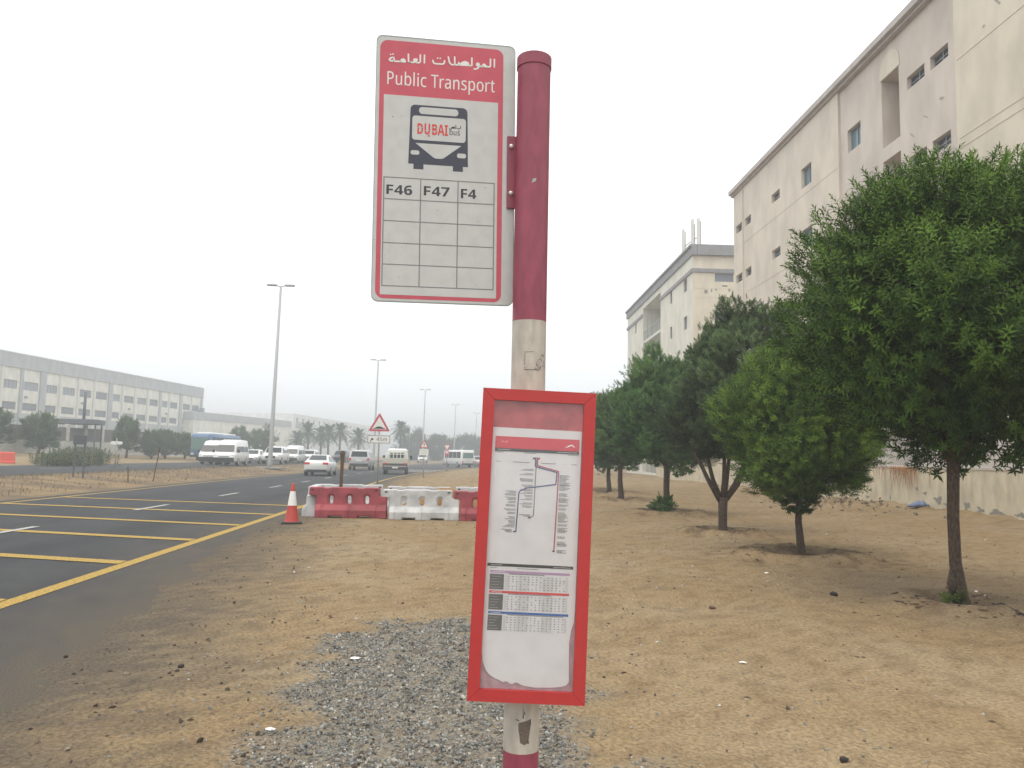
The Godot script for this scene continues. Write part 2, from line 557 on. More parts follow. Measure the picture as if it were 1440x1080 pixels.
func ground_y(x: float, z: float) -> float:
	var q := x - bend(z)
	var y := terrain(x, z)
	var near := clampf(1.0 - (absf(z) - 20.0) / 60.0, 0.0, 1.0)
	var r := relief.get_noise_2d(x * 2.2, z * 2.2) * 0.022 + relief.get_noise_2d(x * 0.5 + 40.0, z * 0.5) * 0.035
	r *= lerpf(0.6, 1.0, near)
	if z > -26.0 and x > -5.0 and x < 14.0:
		r += relief.get_noise_2d(x * 5.0 + 11.0, z * 5.0) * 0.009 * clampf((z + 26.0) / 6.0, 0.0, 1.0) * clampf((14.0 - x) / 3.0, 0.0, 1.0)
		# ruts that wheels left where the sand meets the road
		var along_rut := -2.78 - (z + 4.6) * 0.085
		for k in [0.0, 0.26, 0.62]:
			r -= 0.016 * exp(-pow((x - along_rut - k) / 0.07, 2.0)) * clampf((z + 9.5) / 1.5, 0.0, 1.0)
	var dr := x - edge_r(z) # metres outside the asphalt on the right
	var rag := patchy.get_noise_2d(x * 0.9, z * 0.45) * 0.35 + patchy.get_noise_2d(x * 4.0, z * 2.0) * 0.12
	if dr < 2.5 and q > -13.5:
		var t := clampf((dr + rag) * 0.07, -0.05, 0.03)
		return y + minf(t, lerpf(t, t + r, clampf(dr / 1.5, 0.0, 1.0)) if dr > 0 else t)
	if q <= -13.0:
		var dl := -13.4 - q + rag
		var up := clampf(dl * 0.08, -0.05, 0.05)
		if q < -18.4 and q > -31.6: # beneath the far carriageway
			return y - clampf(minf(-18.6 - q, q + 31.4) * 0.1, -0.02, 0.05) + (0.0 if q > -31.0 and q < -19.0 else r * 0.5)
		return y + up + r * clampf(dl, 0.0, 1.0)
	for b in basins:
		var d := Vector2(x - b.x, z - b.y).length() * (1.0 + 0.25 * relief.get_noise_2d(x * 1.3 + b.x * 9.0, z * 1.3))
		if d < b.z * 2.0:
			y += 0.085 * (1.0 + b.z * 0.4) * exp(-pow((d - b.z * 0.75) / (b.z * 0.3), 2.0)) - 0.03 * exp(-pow(d / (b.z * 0.5), 2.0))
	# rubble banked up near the wall
	y += 0.22 * exp(-pow((x - 14.3) / 1.6, 2.0) - pow((z + 28.5) / 2.2, 2.0)) * (1.0 + 2.0 * relief.get_noise_2d(x * 3.0, z * 3.0))
	y += 0.14 * exp(-pow((x - wall_x(z) + 0.2) / 0.7, 2.0)) * (1.0 + 1.5 * relief.get_noise_2d(x, z * 0.8 + 7.0))
	# low gravel bank round the bus stop
	y += 0.03 * gravel_share(x, z)
	return y + r

func gravel_share(x: float, z: float) -> float:
	# the patch of crushed stone that the stop stands on, ragged at its rim
	var left := table([[4.0, -0.9], [-3.0, -1.08], [-4.4, -1.12], [-5.8, -1.16], [-7.2, -1.2], [-7.7, -0.75], [-8.05, -0.3], [-8.3, 0.3], [-8.5, 1.2]], z)
	var right := table([[4.0, 1.1], [-3.5, 1.15], [-5.2, 1.1], [-7.0, 1.0], [-8.0, 0.7]], z)
	var rag := patchy.get_noise_2d(x * 1.6, z * 1.6) * 0.5
	var a := clampf((x - left + rag * 0.8) / 0.38, 0.0, 1.0)
	var b := clampf((right - x + rag * 1.2) / 0.8, 0.0, 1.0)
	var c := clampf((z + 8.2 + rag * 1.4) / 0.8, 0.0, 1.0)
	return a * b * c

func ground_color(x: float, z: float) -> Color:
	var sand := Color(0.362, 0.260, 0.146)
	var pale := Color(0.405, 0.308, 0.190)
	var brown := Color(0.225, 0.152, 0.086)
	var n := patchy.get_noise_2d(x * 0.35, z * 0.35)
	var n2 := patchy.get_noise_2d(x * 1.7 + 30.0, z * 1.7)
	var c := sand.lerp(pale, clampf(0.35 + n * 1.3, 0.0, 1.0))
	c = c.lerp(brown, clampf(n2 * 1.3 - 0.12, 0.0, 0.42))
	# scuffed, darker earth: small marks
	var n3 := patchy.get_noise_2d(x * 5.0, z * 5.0 + 90.0)
	c = c.lerp(brown, clampf((n3 - 0.12) * 2.4, 0.0, 0.5))
	var q := x - bend(z)
	var dr := x - edge_r(z)
	# dirt mixed with asphalt dust beside the road
	if q > -13.5:
		var grime := Color(0.140, 0.115, 0.088)
		var fine := patchy.get_noise_2d(x * 9.0 + 5.0, z * 6.0)
		c = c.lerp(grime, clampf(1.05 - dr * 0.55 + n * 0.3 + n2 * 0.22 + n3 * 0.2 + fine * 0.3, 0.0, 0.95))
	var g := gravel_share(x, z)
	c = c.lerp(Color(0.275, 0.24, 0.19), clampf(g * 1.2, 0.0, 0.9))
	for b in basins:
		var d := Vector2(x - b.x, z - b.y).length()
		c = c.lerp(Color(0.095, 0.063, 0.042), b.w * clampf(1.25 - d / b.z + n2 * 0.9, 0.0, 1.0))  # leaf litter, with the shade at the tree foot put into the colour
	# crown shade and leaf litter painted into the soil towards the first tree
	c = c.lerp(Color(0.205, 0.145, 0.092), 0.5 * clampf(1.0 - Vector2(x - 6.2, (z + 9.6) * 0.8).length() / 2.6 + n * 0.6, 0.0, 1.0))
	if q < -13.0 and q > -19.5: # the median: dry stubble
		c = c.lerp(Color(0.215, 0.158, 0.108), clampf(0.5 + n * 1.6 + n2, 0.0, 0.9))
	return c

func spread(a: float, b: float, step: float, lo: float, hi: float, grow: float) -> PackedFloat32Array:
	var mid := []
	var n := int(round((b - a) / step))
	for i in n + 1:
		mid.append(a + (b - a) * i / n)
	var s := step
	var v := b
	while v < hi:
		s *= grow
		v += s
		mid.append(v)
	s = step
	v = a
	while v > lo:
		s *= grow
		v -= s
		mid.push_front(v)
	return PackedFloat32Array(mid)

func sheet(xs: PackedFloat32Array, zs: PackedFloat32Array, height: Callable, color: Callable) -> ArrayMesh:
	var v := PackedVector3Array()
	var c := PackedColorArray()
	var ix := PackedInt32Array()
	var w := xs.size()
	for z in zs:
		for x in xs:
			v.append(Vector3(x, height.call(x, z), z))
			c.append(color.call(x, z))
	for j in zs.size() - 1:
		for i in w - 1:
			var a := j * w + i
			ix.append_array([a, a + 1, a + w, a + 1, a + w + 1, a + w])
	var nr := PackedVector3Array()
	nr.resize(v.size())
	for j in zs.size():
		for i in w:
			var dx := v[j * w + mini(i + 1, w - 1)] - v[j * w + maxi(i - 1, 0)]
			var dz := v[mini(j + 1, zs.size() - 1) * w + i] - v[maxi(j - 1, 0) * w + i]
			nr[j * w + i] = dz.cross(dx).normalized()
	var a := []
	a.resize(Mesh.ARRAY_MAX)
	a[Mesh.ARRAY_VERTEX] = v
	a[Mesh.ARRAY_NORMAL] = nr
	a[Mesh.ARRAY_COLOR] = c
	a[Mesh.ARRAY_INDEX] = ix
	var m := ArrayMesh.new()
	m.add_surface_from_arrays(Mesh.PRIMITIVE_TRIANGLES, a)
	return m

func build_ground() -> void:
	var xs := spread(-5.0, 13.0, 0.11, -2600.0, 2600.0, 1.09)
	var zs := spread(-24.0, -2.0, 0.11, -3000.0, 60.0, 1.05)
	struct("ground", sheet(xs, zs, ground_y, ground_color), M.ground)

func asphalt_color(x: float, z: float) -> Color:
	var c := Color(0.078, 0.079, 0.084)
	var n := patchy.get_noise_2d(x * 0.8, z * 0.25)
	var n2 := patchy.get_noise_2d(x * 3.0, z * 2.0)
	c *= 1.0 + n * 0.22 + n2 * 0.12
	var q := x - bend(z)
	for lane in [-6.6, -10.8]: # oil and tyre marks down the middle of each lane
		c *= 1.0 - 0.16 * exp(-pow((q - lane) / 0.55, 2.0)) * (1.0 + n2)
	var d := x - edge_r(z)
	if z > -45.0:
		var dust := clampf(0.98 + d * 0.42 + n * 0.22 + n2 * 0.22, 0.0, 1.0)
		c = c.lerp(Color(0.142, 0.117, 0.090), dust * dust * 0.98)
	return Color(c.r, c.g, c.b)

func band(w0: Callable, w1: Callable, z0: float, z1: float, step: float, y: float) -> SurfaceTool: # a strip along the road
	var st := begin()
	var n := maxi(1, int(ceil(absf(z1 - z0) / step)))
	for i in n:
		var a := lerpf(z0, z1, float(i) / n)
		var b := lerpf(z0, z1, float(i + 1) / n)
		quad(st, Vector3(w0.call(a), y, a), Vector3(w1.call(a), y, a), Vector3(w1.call(b), y, b), Vector3(w0.call(b), y, b))
	return st

func build_roads() -> void:
	# near carriageway: rows follow its bend
	var v := []
	var zs := spread(-30.0, 4.0, 0.3, -520.0, 60.0, 1.05)
	var st := begin(false)
	var cols := 64
	for j in zs.size():
		var row := []
		for i in cols + 1:
			var t := float(i) / cols
			var x := lerpf(-13.75 + bend(zs[j]), edge_r(zs[j]) + 1.3, 1.0 - (1.0 - t) * (1.0 - t) * 0.5 - (1.0 - t) * 0.5)
			row.append(Vector3(x, 0.0, zs[j]))
		v.append(row)
	for j in zs.size() - 1:
		for i in cols:
			var q := [v[j][i], v[j][i + 1], v[j + 1][i + 1], v[j + 1][i]]
			for k in [0, 1, 2, 0, 2, 3]:
				st.set_color(asphalt_color(q[k].x, q[k].z))
				st.set_normal(Vector3.UP)
				st.add_vertex(q[k])
	var o := MeshInstance3D.new()
	o.name = "road"
	o.mesh = st.commit()
	o.material_override = M.asphalt
	o.set_meta("kind", "structure")
	add_child(o, true)
	var far := begin()
	for i in 60:
		var a := 20.0 - i * 8.0
		var b := a - 8.0
		far.set_color(Color(0.075, 0.075, 0.079))
		quad(far, Vector3(-31.0 + bend(a), 0.4, a), Vector3(-19.0 + bend(a), 0.4, a), Vector3(-19.0 + bend(b), 0.4, b), Vector3(-31.0 + bend(b), 0.4, b))
	struct("far_carriageway", far, M.asphalt)
	# painted markings
	var mk := func(called: String, s: SurfaceTool, m: Material) -> void:
		struct(called, s, m)
	var off := func(d: float) -> Callable:
		return func(z: float) -> float: return d + bend(z)
	var redge := func(d: float) -> Callable:
		return func(z: float) -> float: return (-4.57 if z > -45.0 else edge_r(z) - 0.22) + d
	mk.call("yellow_edge_line", band(redge.call(-0.10), redge.call(0.10), 4.0, -125.0, 4.0, 0.005), M.yellow)
	mk.call("yellow_edge_line", band(off.call(-13.2), off.call(-13.02), 4.0, -400.0, 6.0, 0.005), M.yellow)
	mk.call("yellow_edge_line", band(off.call(-19.4), off.call(-19.25), 4.0, -300.0, 6.0, 0.405), M.yellow)
	for zr in [-8.75, -11.85, -14.93, -18.05, -21.3, -24.9]:
		var s := begin()
		for i in 16:
			var x0 := lerpf(-4.68, -13.0, i / 16.0)
			var x1 := lerpf(-4.68, -13.0, (i + 1) / 16.0)
			var z0: float = zr - (-4.68 - x0) * 0.345
			var z1: float = zr - (-4.68 - x1) * 0.345
			quad(s, Vector3(x1, 0.009, z1 + 0.16), Vector3(x0, 0.009, z0 + 0.16), Vector3(x0, 0.009, z0 - 0.16), Vector3(x1, 0.009, z1 - 0.16))
		mk.call("yellow_rumble_line", s, M.yellow)
	for z0 in [-14.6, -22.1, -29.9, -37.8, -45.6, -53.4, -61.2, -69.0, -77.0, -85.0, -93.0, -101.0]:
		mk.call("white_lane_dash", band(off.call(-8.6), off.call(-8.43), z0, z0 - 2.5, 2.5, 0.0135), M.white_line)
	for z0 in [-50.0, -62.0, -74.0, -86.0, -98.0]:
		mk.call("white_lane_dash", band(off.call(-25.1), off.call(-24.95), z0, z0 - 2.5, 2.5, 0.405), M.white_line)
	for i in 4: # zebra bars across the mouth of the side road
		var s := begin()
		var z := -82.0 - i * 3.4
		quad(s, Vector3(-5.2, 0.009, z), Vector3(-2.6 + i * 0.9, 0.009, z), Vector3(-2.6 + i * 0.9, 0.009, z - 1.1), Vector3(-5.2, 0.009, z - 1.1))
		mk.call("white_crossing_bar", s, M.white_line)

func scatter(called: String, mesh: Mesh, m: Material, xfs: Array, cols: Array, parent: Node = null) -> MultiMeshInstance3D:
	var mm := MultiMesh.new()
	mm.transform_format = MultiMesh.TRANSFORM_3D
	mm.use_colors = true
	mm.mesh = mesh
	mm.instance_count = xfs.size()
	for i in xfs.size():
		mm.set_instance_transform(i, xfs[i])
		mm.set_instance_color(i, cols[i])
	var o := MultiMeshInstance3D.new()
	var p: Node = parent if parent else self
	o.name = numbered(p, called)
	o.multimesh = mm
	o.material_override = m
	o.set_meta("kind", "stuff")
	p.add_child(o, true)
	return o

func stone_mesh(sd: int, rough := 0.3) -> ArrayMesh:
	var r := RandomNumberGenerator.new()
	r.seed = sd
	var pts := [Vector3.UP, Vector3.DOWN, Vector3.LEFT, Vector3.RIGHT, Vector3.FORWARD, Vector3.BACK]
	for a in [-1, 1]:
		for b in [-1, 1]:
			for c in [-1, 1]:
				pts.append(Vector3(a, b, c).normalized())
	for i in pts.size():
		pts[i] *= 1.0 + r.randf_range(-rough, rough)
	var st := begin()
	# each corner point joins the three axis points round it
	for i in range(6, 14):
		var s: Vector3 = pts[i]
		var ax: Vector3 = pts[3] if s.x > 0 else pts[2]
		var ay: Vector3 = pts[0] if s.y > 0 else pts[1]
		var az: Vector3 = pts[5] if s.z > 0 else pts[4]
		var f := s.x * s.y * s.z > 0
		for e in [[ax, ay], [ay, az], [az, ax]]:
			if f:
				tri(st, e[0], e[1], s)
			else:
				tri(st, e[1], e[0], s)
	st.generate_normals()
	return st.commit()

func tumbled(p: Vector3, s: Vector3) -> Transform3D:
	var b := Basis(Vector3(rng.randf_range(-1, 1), rng.randf_range(-1, 1), rng.randf_range(-1, 1)).normalized(), rng.randf() * TAU)
	return Transform3D(b.scaled_local(s), p)

func build_litter() -> void:
	rng.seed = 99
	var xfs := []
	var cols := []
	while xfs.size() < 28000:
		var x := rng.randf_range(-1.9, 2.6)
		var z := rng.randf_range(-9.2, -2.6)
		var g := gravel_share(x, z)
		if rng.randf() > pow(g, 1.3) * (1.0 if x < 0.75 else 0.45) + 0.010:
			continue
		var s := 0.0048 + 0.0095 * pow(rng.randf(), 2.6)
		if rng.randf() < 0.012:
			s *= 1.7
		xfs.append(tumbled(Vector3(x, ground_y(x, z) + s * 0.25, z), Vector3(s, s * rng.randf_range(0.5, 0.9), s * rng.randf_range(0.6, 1.1))))
		var v := 0.18 + 0.31 * pow(rng.randf(), 1.3)
		var c := Color(v, v * 0.985, v * 0.92)
		var k := rng.randf()
		if k < 0.05:
			c = Color(0.7, 0.68, 0.62)
		elif k < 0.17:
			c = Color(v * 1.1, v * 0.9, v * 0.7)
		elif k < 0.25:
			c = Color(0.09, 0.085, 0.08)
		cols.append(c)
	scatter("gravel", stone_mesh(1), M.stone, xfs, cols)
	xfs = []
	cols = []
	while xfs.size() < 1900: # clods and stones strewn over the verge
		var z := -2.5 - 24.0 * pow(rng.randf(), 1.5)
		var e := edge_r(z)
		var x := e + 0.2 + absf(rng.randfn(0.0, 1.3)) if rng.randf() < 0.72 else rng.randf_range(e + 0.3, 13.0)
		var s := 0.005 + 0.016 * pow(rng.randf(), 5.0)
		xfs.append(tumbled(Vector3(x, ground_y(x, z) + s * 0.2, z), Vector3(s * rng.randf_range(0.9, 1.6), s * 0.6, s)))
		cols.append(Color(0.10, 0.075, 0.055) * rng.randf_range(0.5, 2.0) if rng.randf() < 0.75 else Color(0.34, 0.27, 0.19))
	scatter("loose_stones", stone_mesh(2), M.stone, xfs, cols)
	xfs = []
	cols = []
	for i in 420: # dry leaves and twigs under the trees
		var b: Vector4 = basins[i % 5]
		var a := rng.randf() * TAU
		var d := b.z * (0.25 + rng.randf() * 0.95)
		var x := b.x + cos(a) * d
		var z := b.y + sin(a) * d
		xfs.append(Transform3D(Basis(Vector3.UP, rng.randf() * TAU).scaled_local(Vector3(rng.randf_range(0.02, 0.07), 0.006, rng.randf_range(0.006, 0.016))), Vector3(x, ground_y(x, z) + 0.008, z)))
		cols.append(Color(0.16, 0.10, 0.06) * rng.randf_range(0.4, 1.6))
	scatter("leaf_litter", stone_mesh(3, 0.4), M.stone, xfs, cols)
	xfs = []
	cols = []
	for i in 170: # pale scraps blown over the sand
		var z := -3.2 - 22.0 * pow(rng.randf(), 1.6)
		var x := rng.randf_range(edge_r(z) + 0.8, 12.0)
		var s := rng.randf_range(0.005, 0.010) + 0.0006 * absf(z)
		xfs.append(tumbled(Vector3(x, ground_y(x, z) + s * 0.3, z), Vector3(s * 1.5, s * 0.35, s)))
		cols.append(Color(0.62, 0.60, 0.56) * rng.randf_range(0.6, 1.1))
	scatter("litter_specks", stone_mesh(5, 0.4), M.stone, xfs, cols)
	xfs = []
	cols = []
	for i in 380: # dark twigs and crumbs pressed into the sand
		var z := -3.0 - 22.0 * pow(rng.randf(), 1.4)
		var x := rng.randf_range(edge_r(z) + 1.0, 13.0)
		var s := rng.randf_range(0.004, 0.010) + 0.0006 * absf(z)
		xfs.append(Transform3D(Basis(Vector3.UP, rng.randf() * TAU).scaled_local(Vector3(s * 1.8, 0.005, s * 0.6)), Vector3(x, ground_y(x, z) + 0.003, z)))
		cols.append(Color(0.12, 0.085, 0.055) * rng.randf_range(0.5, 1.6))
	scatter("twig_litter", stone_mesh(6, 0.4), M.stone, xfs, cols)
	# rubble in front of the wall
	xfs = []
	cols = []
	for i in 260:
		var x := 14.2 + rng.randfn(0.0, 1.2)
		var z := -28.5 + rng.randfn(0.0, 1.7)
		if x > wall_x(z) - 0.3:
			continue
		var s := 0.03 + 0.07 * pow(rng.randf(), 3.0)
		xfs.append(tumbled(Vector3(x, ground_y(x, z) + s * 0.2, z), Vector3(s * 1.3, s * 0.7, s)))
		cols.append(Color(0.34, 0.27, 0.19) * rng.randf_range(0.4, 1.4))
	scatter("rubble", stone_mesh(4), M.stone, xfs, cols)
	# stones and scraps that can be told apart
	var bits := [
		["stone", "dark rounded stone on the sand left of the first tree trunk", "stone", 4.68, -9.55, 0.045, "d"],
		["stone", "small dark clod alone on the sand just right of the timetable frame", "stone", 1.37, -8.55, 0.05, "d"],
		["stone", "brown clod on open sand midway between the timetable and the nearest tree", "stone", 2.88, -8.7, 0.035, "b"],
		["stone", "dark clod on the dirty verge between the road and the gravel patch", "stone", -1.95, -6.1, 0.022, "d"],
		["stone", "dark lump on the dusty road edge further left than the other lumps", "stone", -2.95, -6.5, 0.018, "d"],
		["stone", "flat charred scrap on the sand at the bottom right foreground", "stone", 2.15, -4.3, 0.026, "d"],
		["paper_scrap", "white paper scrap in the middle of the gravel patch", "litter", -0.72, -6.35, 0.045, "w"],
		["paper_scrap", "small white scrap at the left rim of the gravel patch", "litter", -1.0, -4.75, 0.03, "w"],
		["paper_scrap", "torn pale scrap on the sand in front of the mound of the round tree", "litter", 4.55, -11.3, 0.045, "w"],
		["paper_scrap", "white scrap lying on the sand right of the nearest trunk", "litter", 6.75, -9.9, 0.03, "w"],
		["paper_scrap", "crumpled white scrap on the sand between gravel and nearest tree", "litter", 2.35, -6.35, 0.035, "w"]]
	for b in bits:
		var st := begin()
		if b[6] == "w":
			var p := []
			for i in 7:
				var a := TAU * i / 7
				p.append(Vector3(cos(a) * b[5] * rng.randf_range(0.6, 1.2), rng.randf_range(0.004, 0.02), sin(a) * b[5] * rng.randf_range(0.4, 0.8)))
			for i in 7:
				tri(st, Vector3(0, 0.024, 0), p[(i + 1) % 7], p[i])
				tri(st, Vector3(0, 0.001, 0), p[i], p[(i + 1) % 7])
		else:
			var k := stone_mesh(int(b[5] * 1000) + int(b[3] * 10), 0.25)
			st.append_from(k, 0, Transform3D(Basis().scaled(Vector3(b[5] * 1.2, b[5] * 0.7, b[5])), Vector3(0, b[5] * 0.35, 0)))
		var o := part(self, b[0], st, M.litter_white if b[6] == "w" else (M.dark_stone if b[6] == "d" else M.wood))
		o.position = Vector3(b[3], ground_y(b[3], b[4]), b[4])
		tag(o, b[1], b[2])
# ---------------------------------------------------------------- buildings on the right
func build_right_buildings() -> void:
	# the tall cream block; local x runs along the facade towards the viewer, from its far corner
	var o := thing("apartment_block", "tall cream apartment block with small windows and recessed balcony column behind the roadside trees", "building")
	var u := Vector3(-sin(deg_to_rad(1.6)), 0, cos(deg_to_rad(1.6)))
	along(o, u, Vector3(19.0, 0, -52.35))
	var holes := [[], [], []]
	var small := []
	var big := []
	for i in 6:
		var y := 17.2 - i * 3.45
		for p in [[0.42, 1.66], [2.25, 3.4], [7.0, 8.3], [21.9, 23.2], [23.6, 24.8]]:
			small.append([p[0], p[1], y, y + 0.55])
		for p in [[11.4, 12.7], [16.6, 17.9], [30.6, 31.9], [36.0, 37.3]]:
			big.append([p[0], p[1], y - 0.62, y + 0.5])
	for h in small + big:
		if h[2] < 0.4:
			continue
		holes[0 if h[1] < 15.8 else (1 if h[1] < 25.5 else 2)].append(h)
	var recesses := []
	for i in 5:
		recesses.append([19.85, 21.3, 15.5 - i * 3.72, 18.6 - i * 3.72])
	holes[1].append_array(recesses.slice(0, 5))
	var spans := [[0.0, 15.87, 0.0], [15.87, 25.5, -0.12], [25.5, 46.0, 0.08]]
	for k in 3:
		var st := begin()
		var z: float = spans[k][2]
		var plain := []
		var deep := []
		for h in holes[k]:
			(deep if h in recesses else plain).append(h)
		wall_open(st, spans[k][0], spans[k][1], 0.0, 20.0, z, holes[k], 0.28)
		for h in deep: # the balcony column goes in further
			var e := -1.25
			quad(st, Vector3(h[0], h[2], z + e), Vector3(h[1], h[2], z + e), Vector3(h[1], h[3], z + e), Vector3(h[0], h[3], z + e))
			for s in [[h[0], h[2], h[0], h[3]], [h[1], h[3], h[1], h[2]], [h[1], h[2], h[0], h[2]], [h[0], h[3], h[1], h[3]]]:
				quad(st, Vector3(s[0], s[1], z - 0.28), Vector3(s[2], s[3], z - 0.28), Vector3(s[2], s[3], z + e), Vector3(s[0], s[1], z + e))
		if k > 0: # the step between the bays
			var x: float = spans[k][0]
			var z0: float = spans[k - 1][2]
			if z > z0:
				quad(st, Vector3(x, 0, z0 - 0.05), Vector3(x, 0, z), Vector3(x, 20.0, z), Vector3(x, 20.0, z0 - 0.05))
			else:
				quad(st, Vector3(x, 0, z0), Vector3(x, 0, z - 0.05), Vector3(x, 20.0, z - 0.05), Vector3(x, 20.0, z0))
		if k == 0: # the far gable, the roof and the back
			quad(st, Vector3(0, 0, -15), Vector3(0, 0, 0), Vector3(0, 20.0, 0), Vector3(0, 20.0, -15))
			quad(st, Vector3(0, 19.9, -0.2), Vector3(46, 19.9, -0.2), Vector3(46, 19.9, -15), Vector3(0, 19.9, -15))
			quad(st, Vector3(46, 0, -15), Vector3(0, 0, -15), Vector3(0, 20.0, -15), Vector3(46, 20.0, -15))
		if k == 2:
			quad(st, Vector3(46, 0, 0.08), Vector3(46, 0, -15), Vector3(46, 20.0, -15), Vector3(46, 20.0, 0.08))
		part(o, "wall", st, [M.cream, M.pinkish, M.cream_light][k])
	for h in small:
		if h[2] > 3.0:
			window(o, h, (-0.12 if h[0] > 15.8 else 0.0) - 0.2, M.win_frame, M.win_dark, 1, 1, 0.05)
	for h in big:
		if h[2] > 3.0:
			window(o, h, (0.08 if h[0] > 25.5 else (-0.12 if h[0] > 15.8 else 0.0)) - 0.2, M.win_frame, M.win_blue, 1, 0, 0.05)
	# the pale half-round panel above the balcony column
	var st := begin()
	var arch := [[19.75, 18.62], [21.4, 18.62]]
	for i in 13:
		var t := PI * i / 12.0
		arch.append([20.575 + cos(t) * 0.80, 19.0 + sin(t) * 0.62])
	prism(st, ngon([arch[0], arch[1]] + arch.slice(2)), -0.121, -0.09)
	part(o, "arch_panel", st, M.cream_light)
	# cornice in two steps
	st = begin()
	prism(st, ngon([[0, 20.0], [0.12, 20.0], [0.12, 20.12], [0.30, 20.14], [0.30, 20.42], [-0.4, 20.42], [-0.4, 20.0]]), -46.2, 0.25)
	part(o, "cornice", st, M.cornice, Transform3D(Basis(Vector3.BACK, Vector3.UP, Vector3.LEFT), Vector3.ZERO))
	# joints at the floor slabs, downpipes
	for y in [16.58, 13.57, 13.2, 10.1, 9.75]:
		st = begin()
		box(st, Vector3(35.8, y, 0.085), Vector3(20.3, 0.035, 0.016))
		part(o, "joint", st, M.joint)
	for y in [16.2, 12.75, 9.3]:
		st = begin()
		box(st, Vector3(7.9, y, 0.004), Vector3(15.7, 0.03, 0.014))
		part(o, "joint", st, M.joint)
	st = begin()
	tube(st, [Vector3(1.98, 0.2, 0.07), Vector3(1.98, 19.9, 0.07)], [0.035, 0.035], 6)
	part(o, "downpipe", st, M.cream)
	# plaster that has split away
	rng.seed = 31
	for c in [[27.9, 17.55, 0.75, 0.10, 0.9], [29.0, 18.3, 0.5, 0.07, 0.8], [27.2, 17.0, 0.16, 0.12, 0.2], [24.3, 15.75, 0.36, 0.16, 0.3], [23.2, 15.5, 0.5, 0.06, 0.6], [22.2, 15.15, 0.45, 0.09, 0.7]]:
		st = begin()
		var p := []
		for i in 9:
			var a := TAU * i / 9
			var v := Vector2(cos(a) * c[2] * 0.5, sin(a) * c[3] * 0.5) * rng.randf_range(0.6, 1.25)
			v = v.rotated(-c[4])
			p.append([c[0] + v.x, c[1] + v.y])
		var zz := 0.08 if c[0] > 25.5 else -0.12
		prism(st, ngon(p), zz - 0.01, zz + 0.006)
		part(o, "plaster_crack", st, M.crack)
	# a lower wing behind shows the block has depth
	# --- the second block
	o = thing("grey_parapet_block", "cream block with grey parapet and stair recess beyond the tall apartment block", "building")
	u = Vector3(-sin(deg_to_rad(2.4)), 0, cos(deg_to_rad(2.4)))
	along(o, u, Vector3(21.0, 0, -68.39))
	var hs := []
	for i in 5:
		var y := 17.3 - i * 3.55
		for p in [[-3.35, -2.05], [-8.9, -7.9], [-27.8, -26.8]]:
			hs.append([p[0], p[1], y, y + 1.22])
	st = begin()
	var rec := [-22.8, -13.2, 0.3, 19.5]
	wall_open(st, -33.0, 0.0, 0.0, 20.1, 0.0, hs + [rec], 0.22)
	for s in [[rec[0], rec[2], rec[0], rec[3]], [rec[1], rec[3], rec[1], rec[2]], [rec[0], rec[3], rec[1], rec[3]]]:
		quad(st, Vector3(s[0], s[1], -0.22), Vector3(s[2], s[3], -0.22), Vector3(s[2], s[3], -2.4), Vector3(s[0], s[1], -2.4))
	quad(st, Vector3(-33, 0, -16), Vector3(-33, 0, 0), Vector3(-33, 20.1, 0), Vector3(-33, 20.1, -16))
	quad(st, Vector3(-33, 20.0, 0), Vector3(0, 20.0, 0), Vector3(0, 20.0, -16), Vector3(-33, 20.0, -16))
	quad(st, Vector3(0, 0, -16), Vector3(-33, 0, -16), Vector3(-33, 20.1, -16), Vector3(0, 20.1, -16))
	part(o, "wall", st, M.pale_cream)
	# gable that faces the viewer, in its own plane
	st = begin()
	var gh := []
	for i in 5:
		gh.append([2.0, 3.7, 17.73 - i * 3.55, 18.51 - i * 3.55])
	wall_open(st, 0.0, 16.0, 0.0, 20.1, 0.0, gh, 0.2)
	var gable := part(o, "gable_wall", st, M.cream_light, Transform3D(Basis(Vector3.FORWARD, Vector3.UP, Vector3.RIGHT), Vector3(0.005, 0, 0)))
	for h in gh:
		if h[2] > 3:
			window_sub(gable, h, -0.12)
	for y in [17.1, 16.3, 13.5, 12.8]:
		st = begin()
		box(st, Vector3(8, y, 0.006), Vector3(15.9, 0.04, 0.016))
		part(gable, "joint", st, M.joint)
	for c in [[1.2, 16.8, 0.3, 0.35], [1.7, 16.9, 0.12, 0.3], [2.9, 17.35, 0.5, 0.16], [3.3, 17.0, 0.16, 0.3], [2.1, 17.0, 0.14, 0.2]]:
		st = begin()
		prism(st, rounded(c[0] - c[2] / 2, c[1] - c[3] / 2, c[0] + c[2] / 2, c[1] + c[3] / 2, 0.06, 2), -0.01, 0.008)
		part(gable, "plaster_crack", st, M.plaster_damage)
	for h in hs:
		if h[2] > 3:
			window(o, h, -0.14, M.win_frame, M.win_grey, 1, 0, 0.07)
	# stair recess: grey back wall, landings and railings
	st = begin()
	box(st, Vector3(-18.0, 9.9, -2.45), Vector3(9.6, 19.2, 0.1))
	part(o, "recess_wall", st, M.l_grey)
	window(o, [-17.2, -14.9, 16.6, 18.2], -2.36, M.win_frame, M.win_grey, 1, 0, 0.08)
	for y in [15.6, 12.0, 8.4]:
		st = begin()
		box(st, Vector3(-18.0, y - 0.15, -1.2), Vector3(9.56, 0.3, 2.3))
		part(o, "landing", st, M.l_pil)
		for i in 13:
			st = begin()
			box(st, Vector3(-22.4 + i * 0.73, y + 0.55, -0.12), Vector3(0.06, 1.1, 0.06))
			part(o, "railing_bar", st, M.l_grey)
		st = begin()
		box(st, Vector3(-18.0, y + 1.13, -0.12), Vector3(9.5, 0.07, 0.08))
		part(o, "handrail", st, M.l_grey)
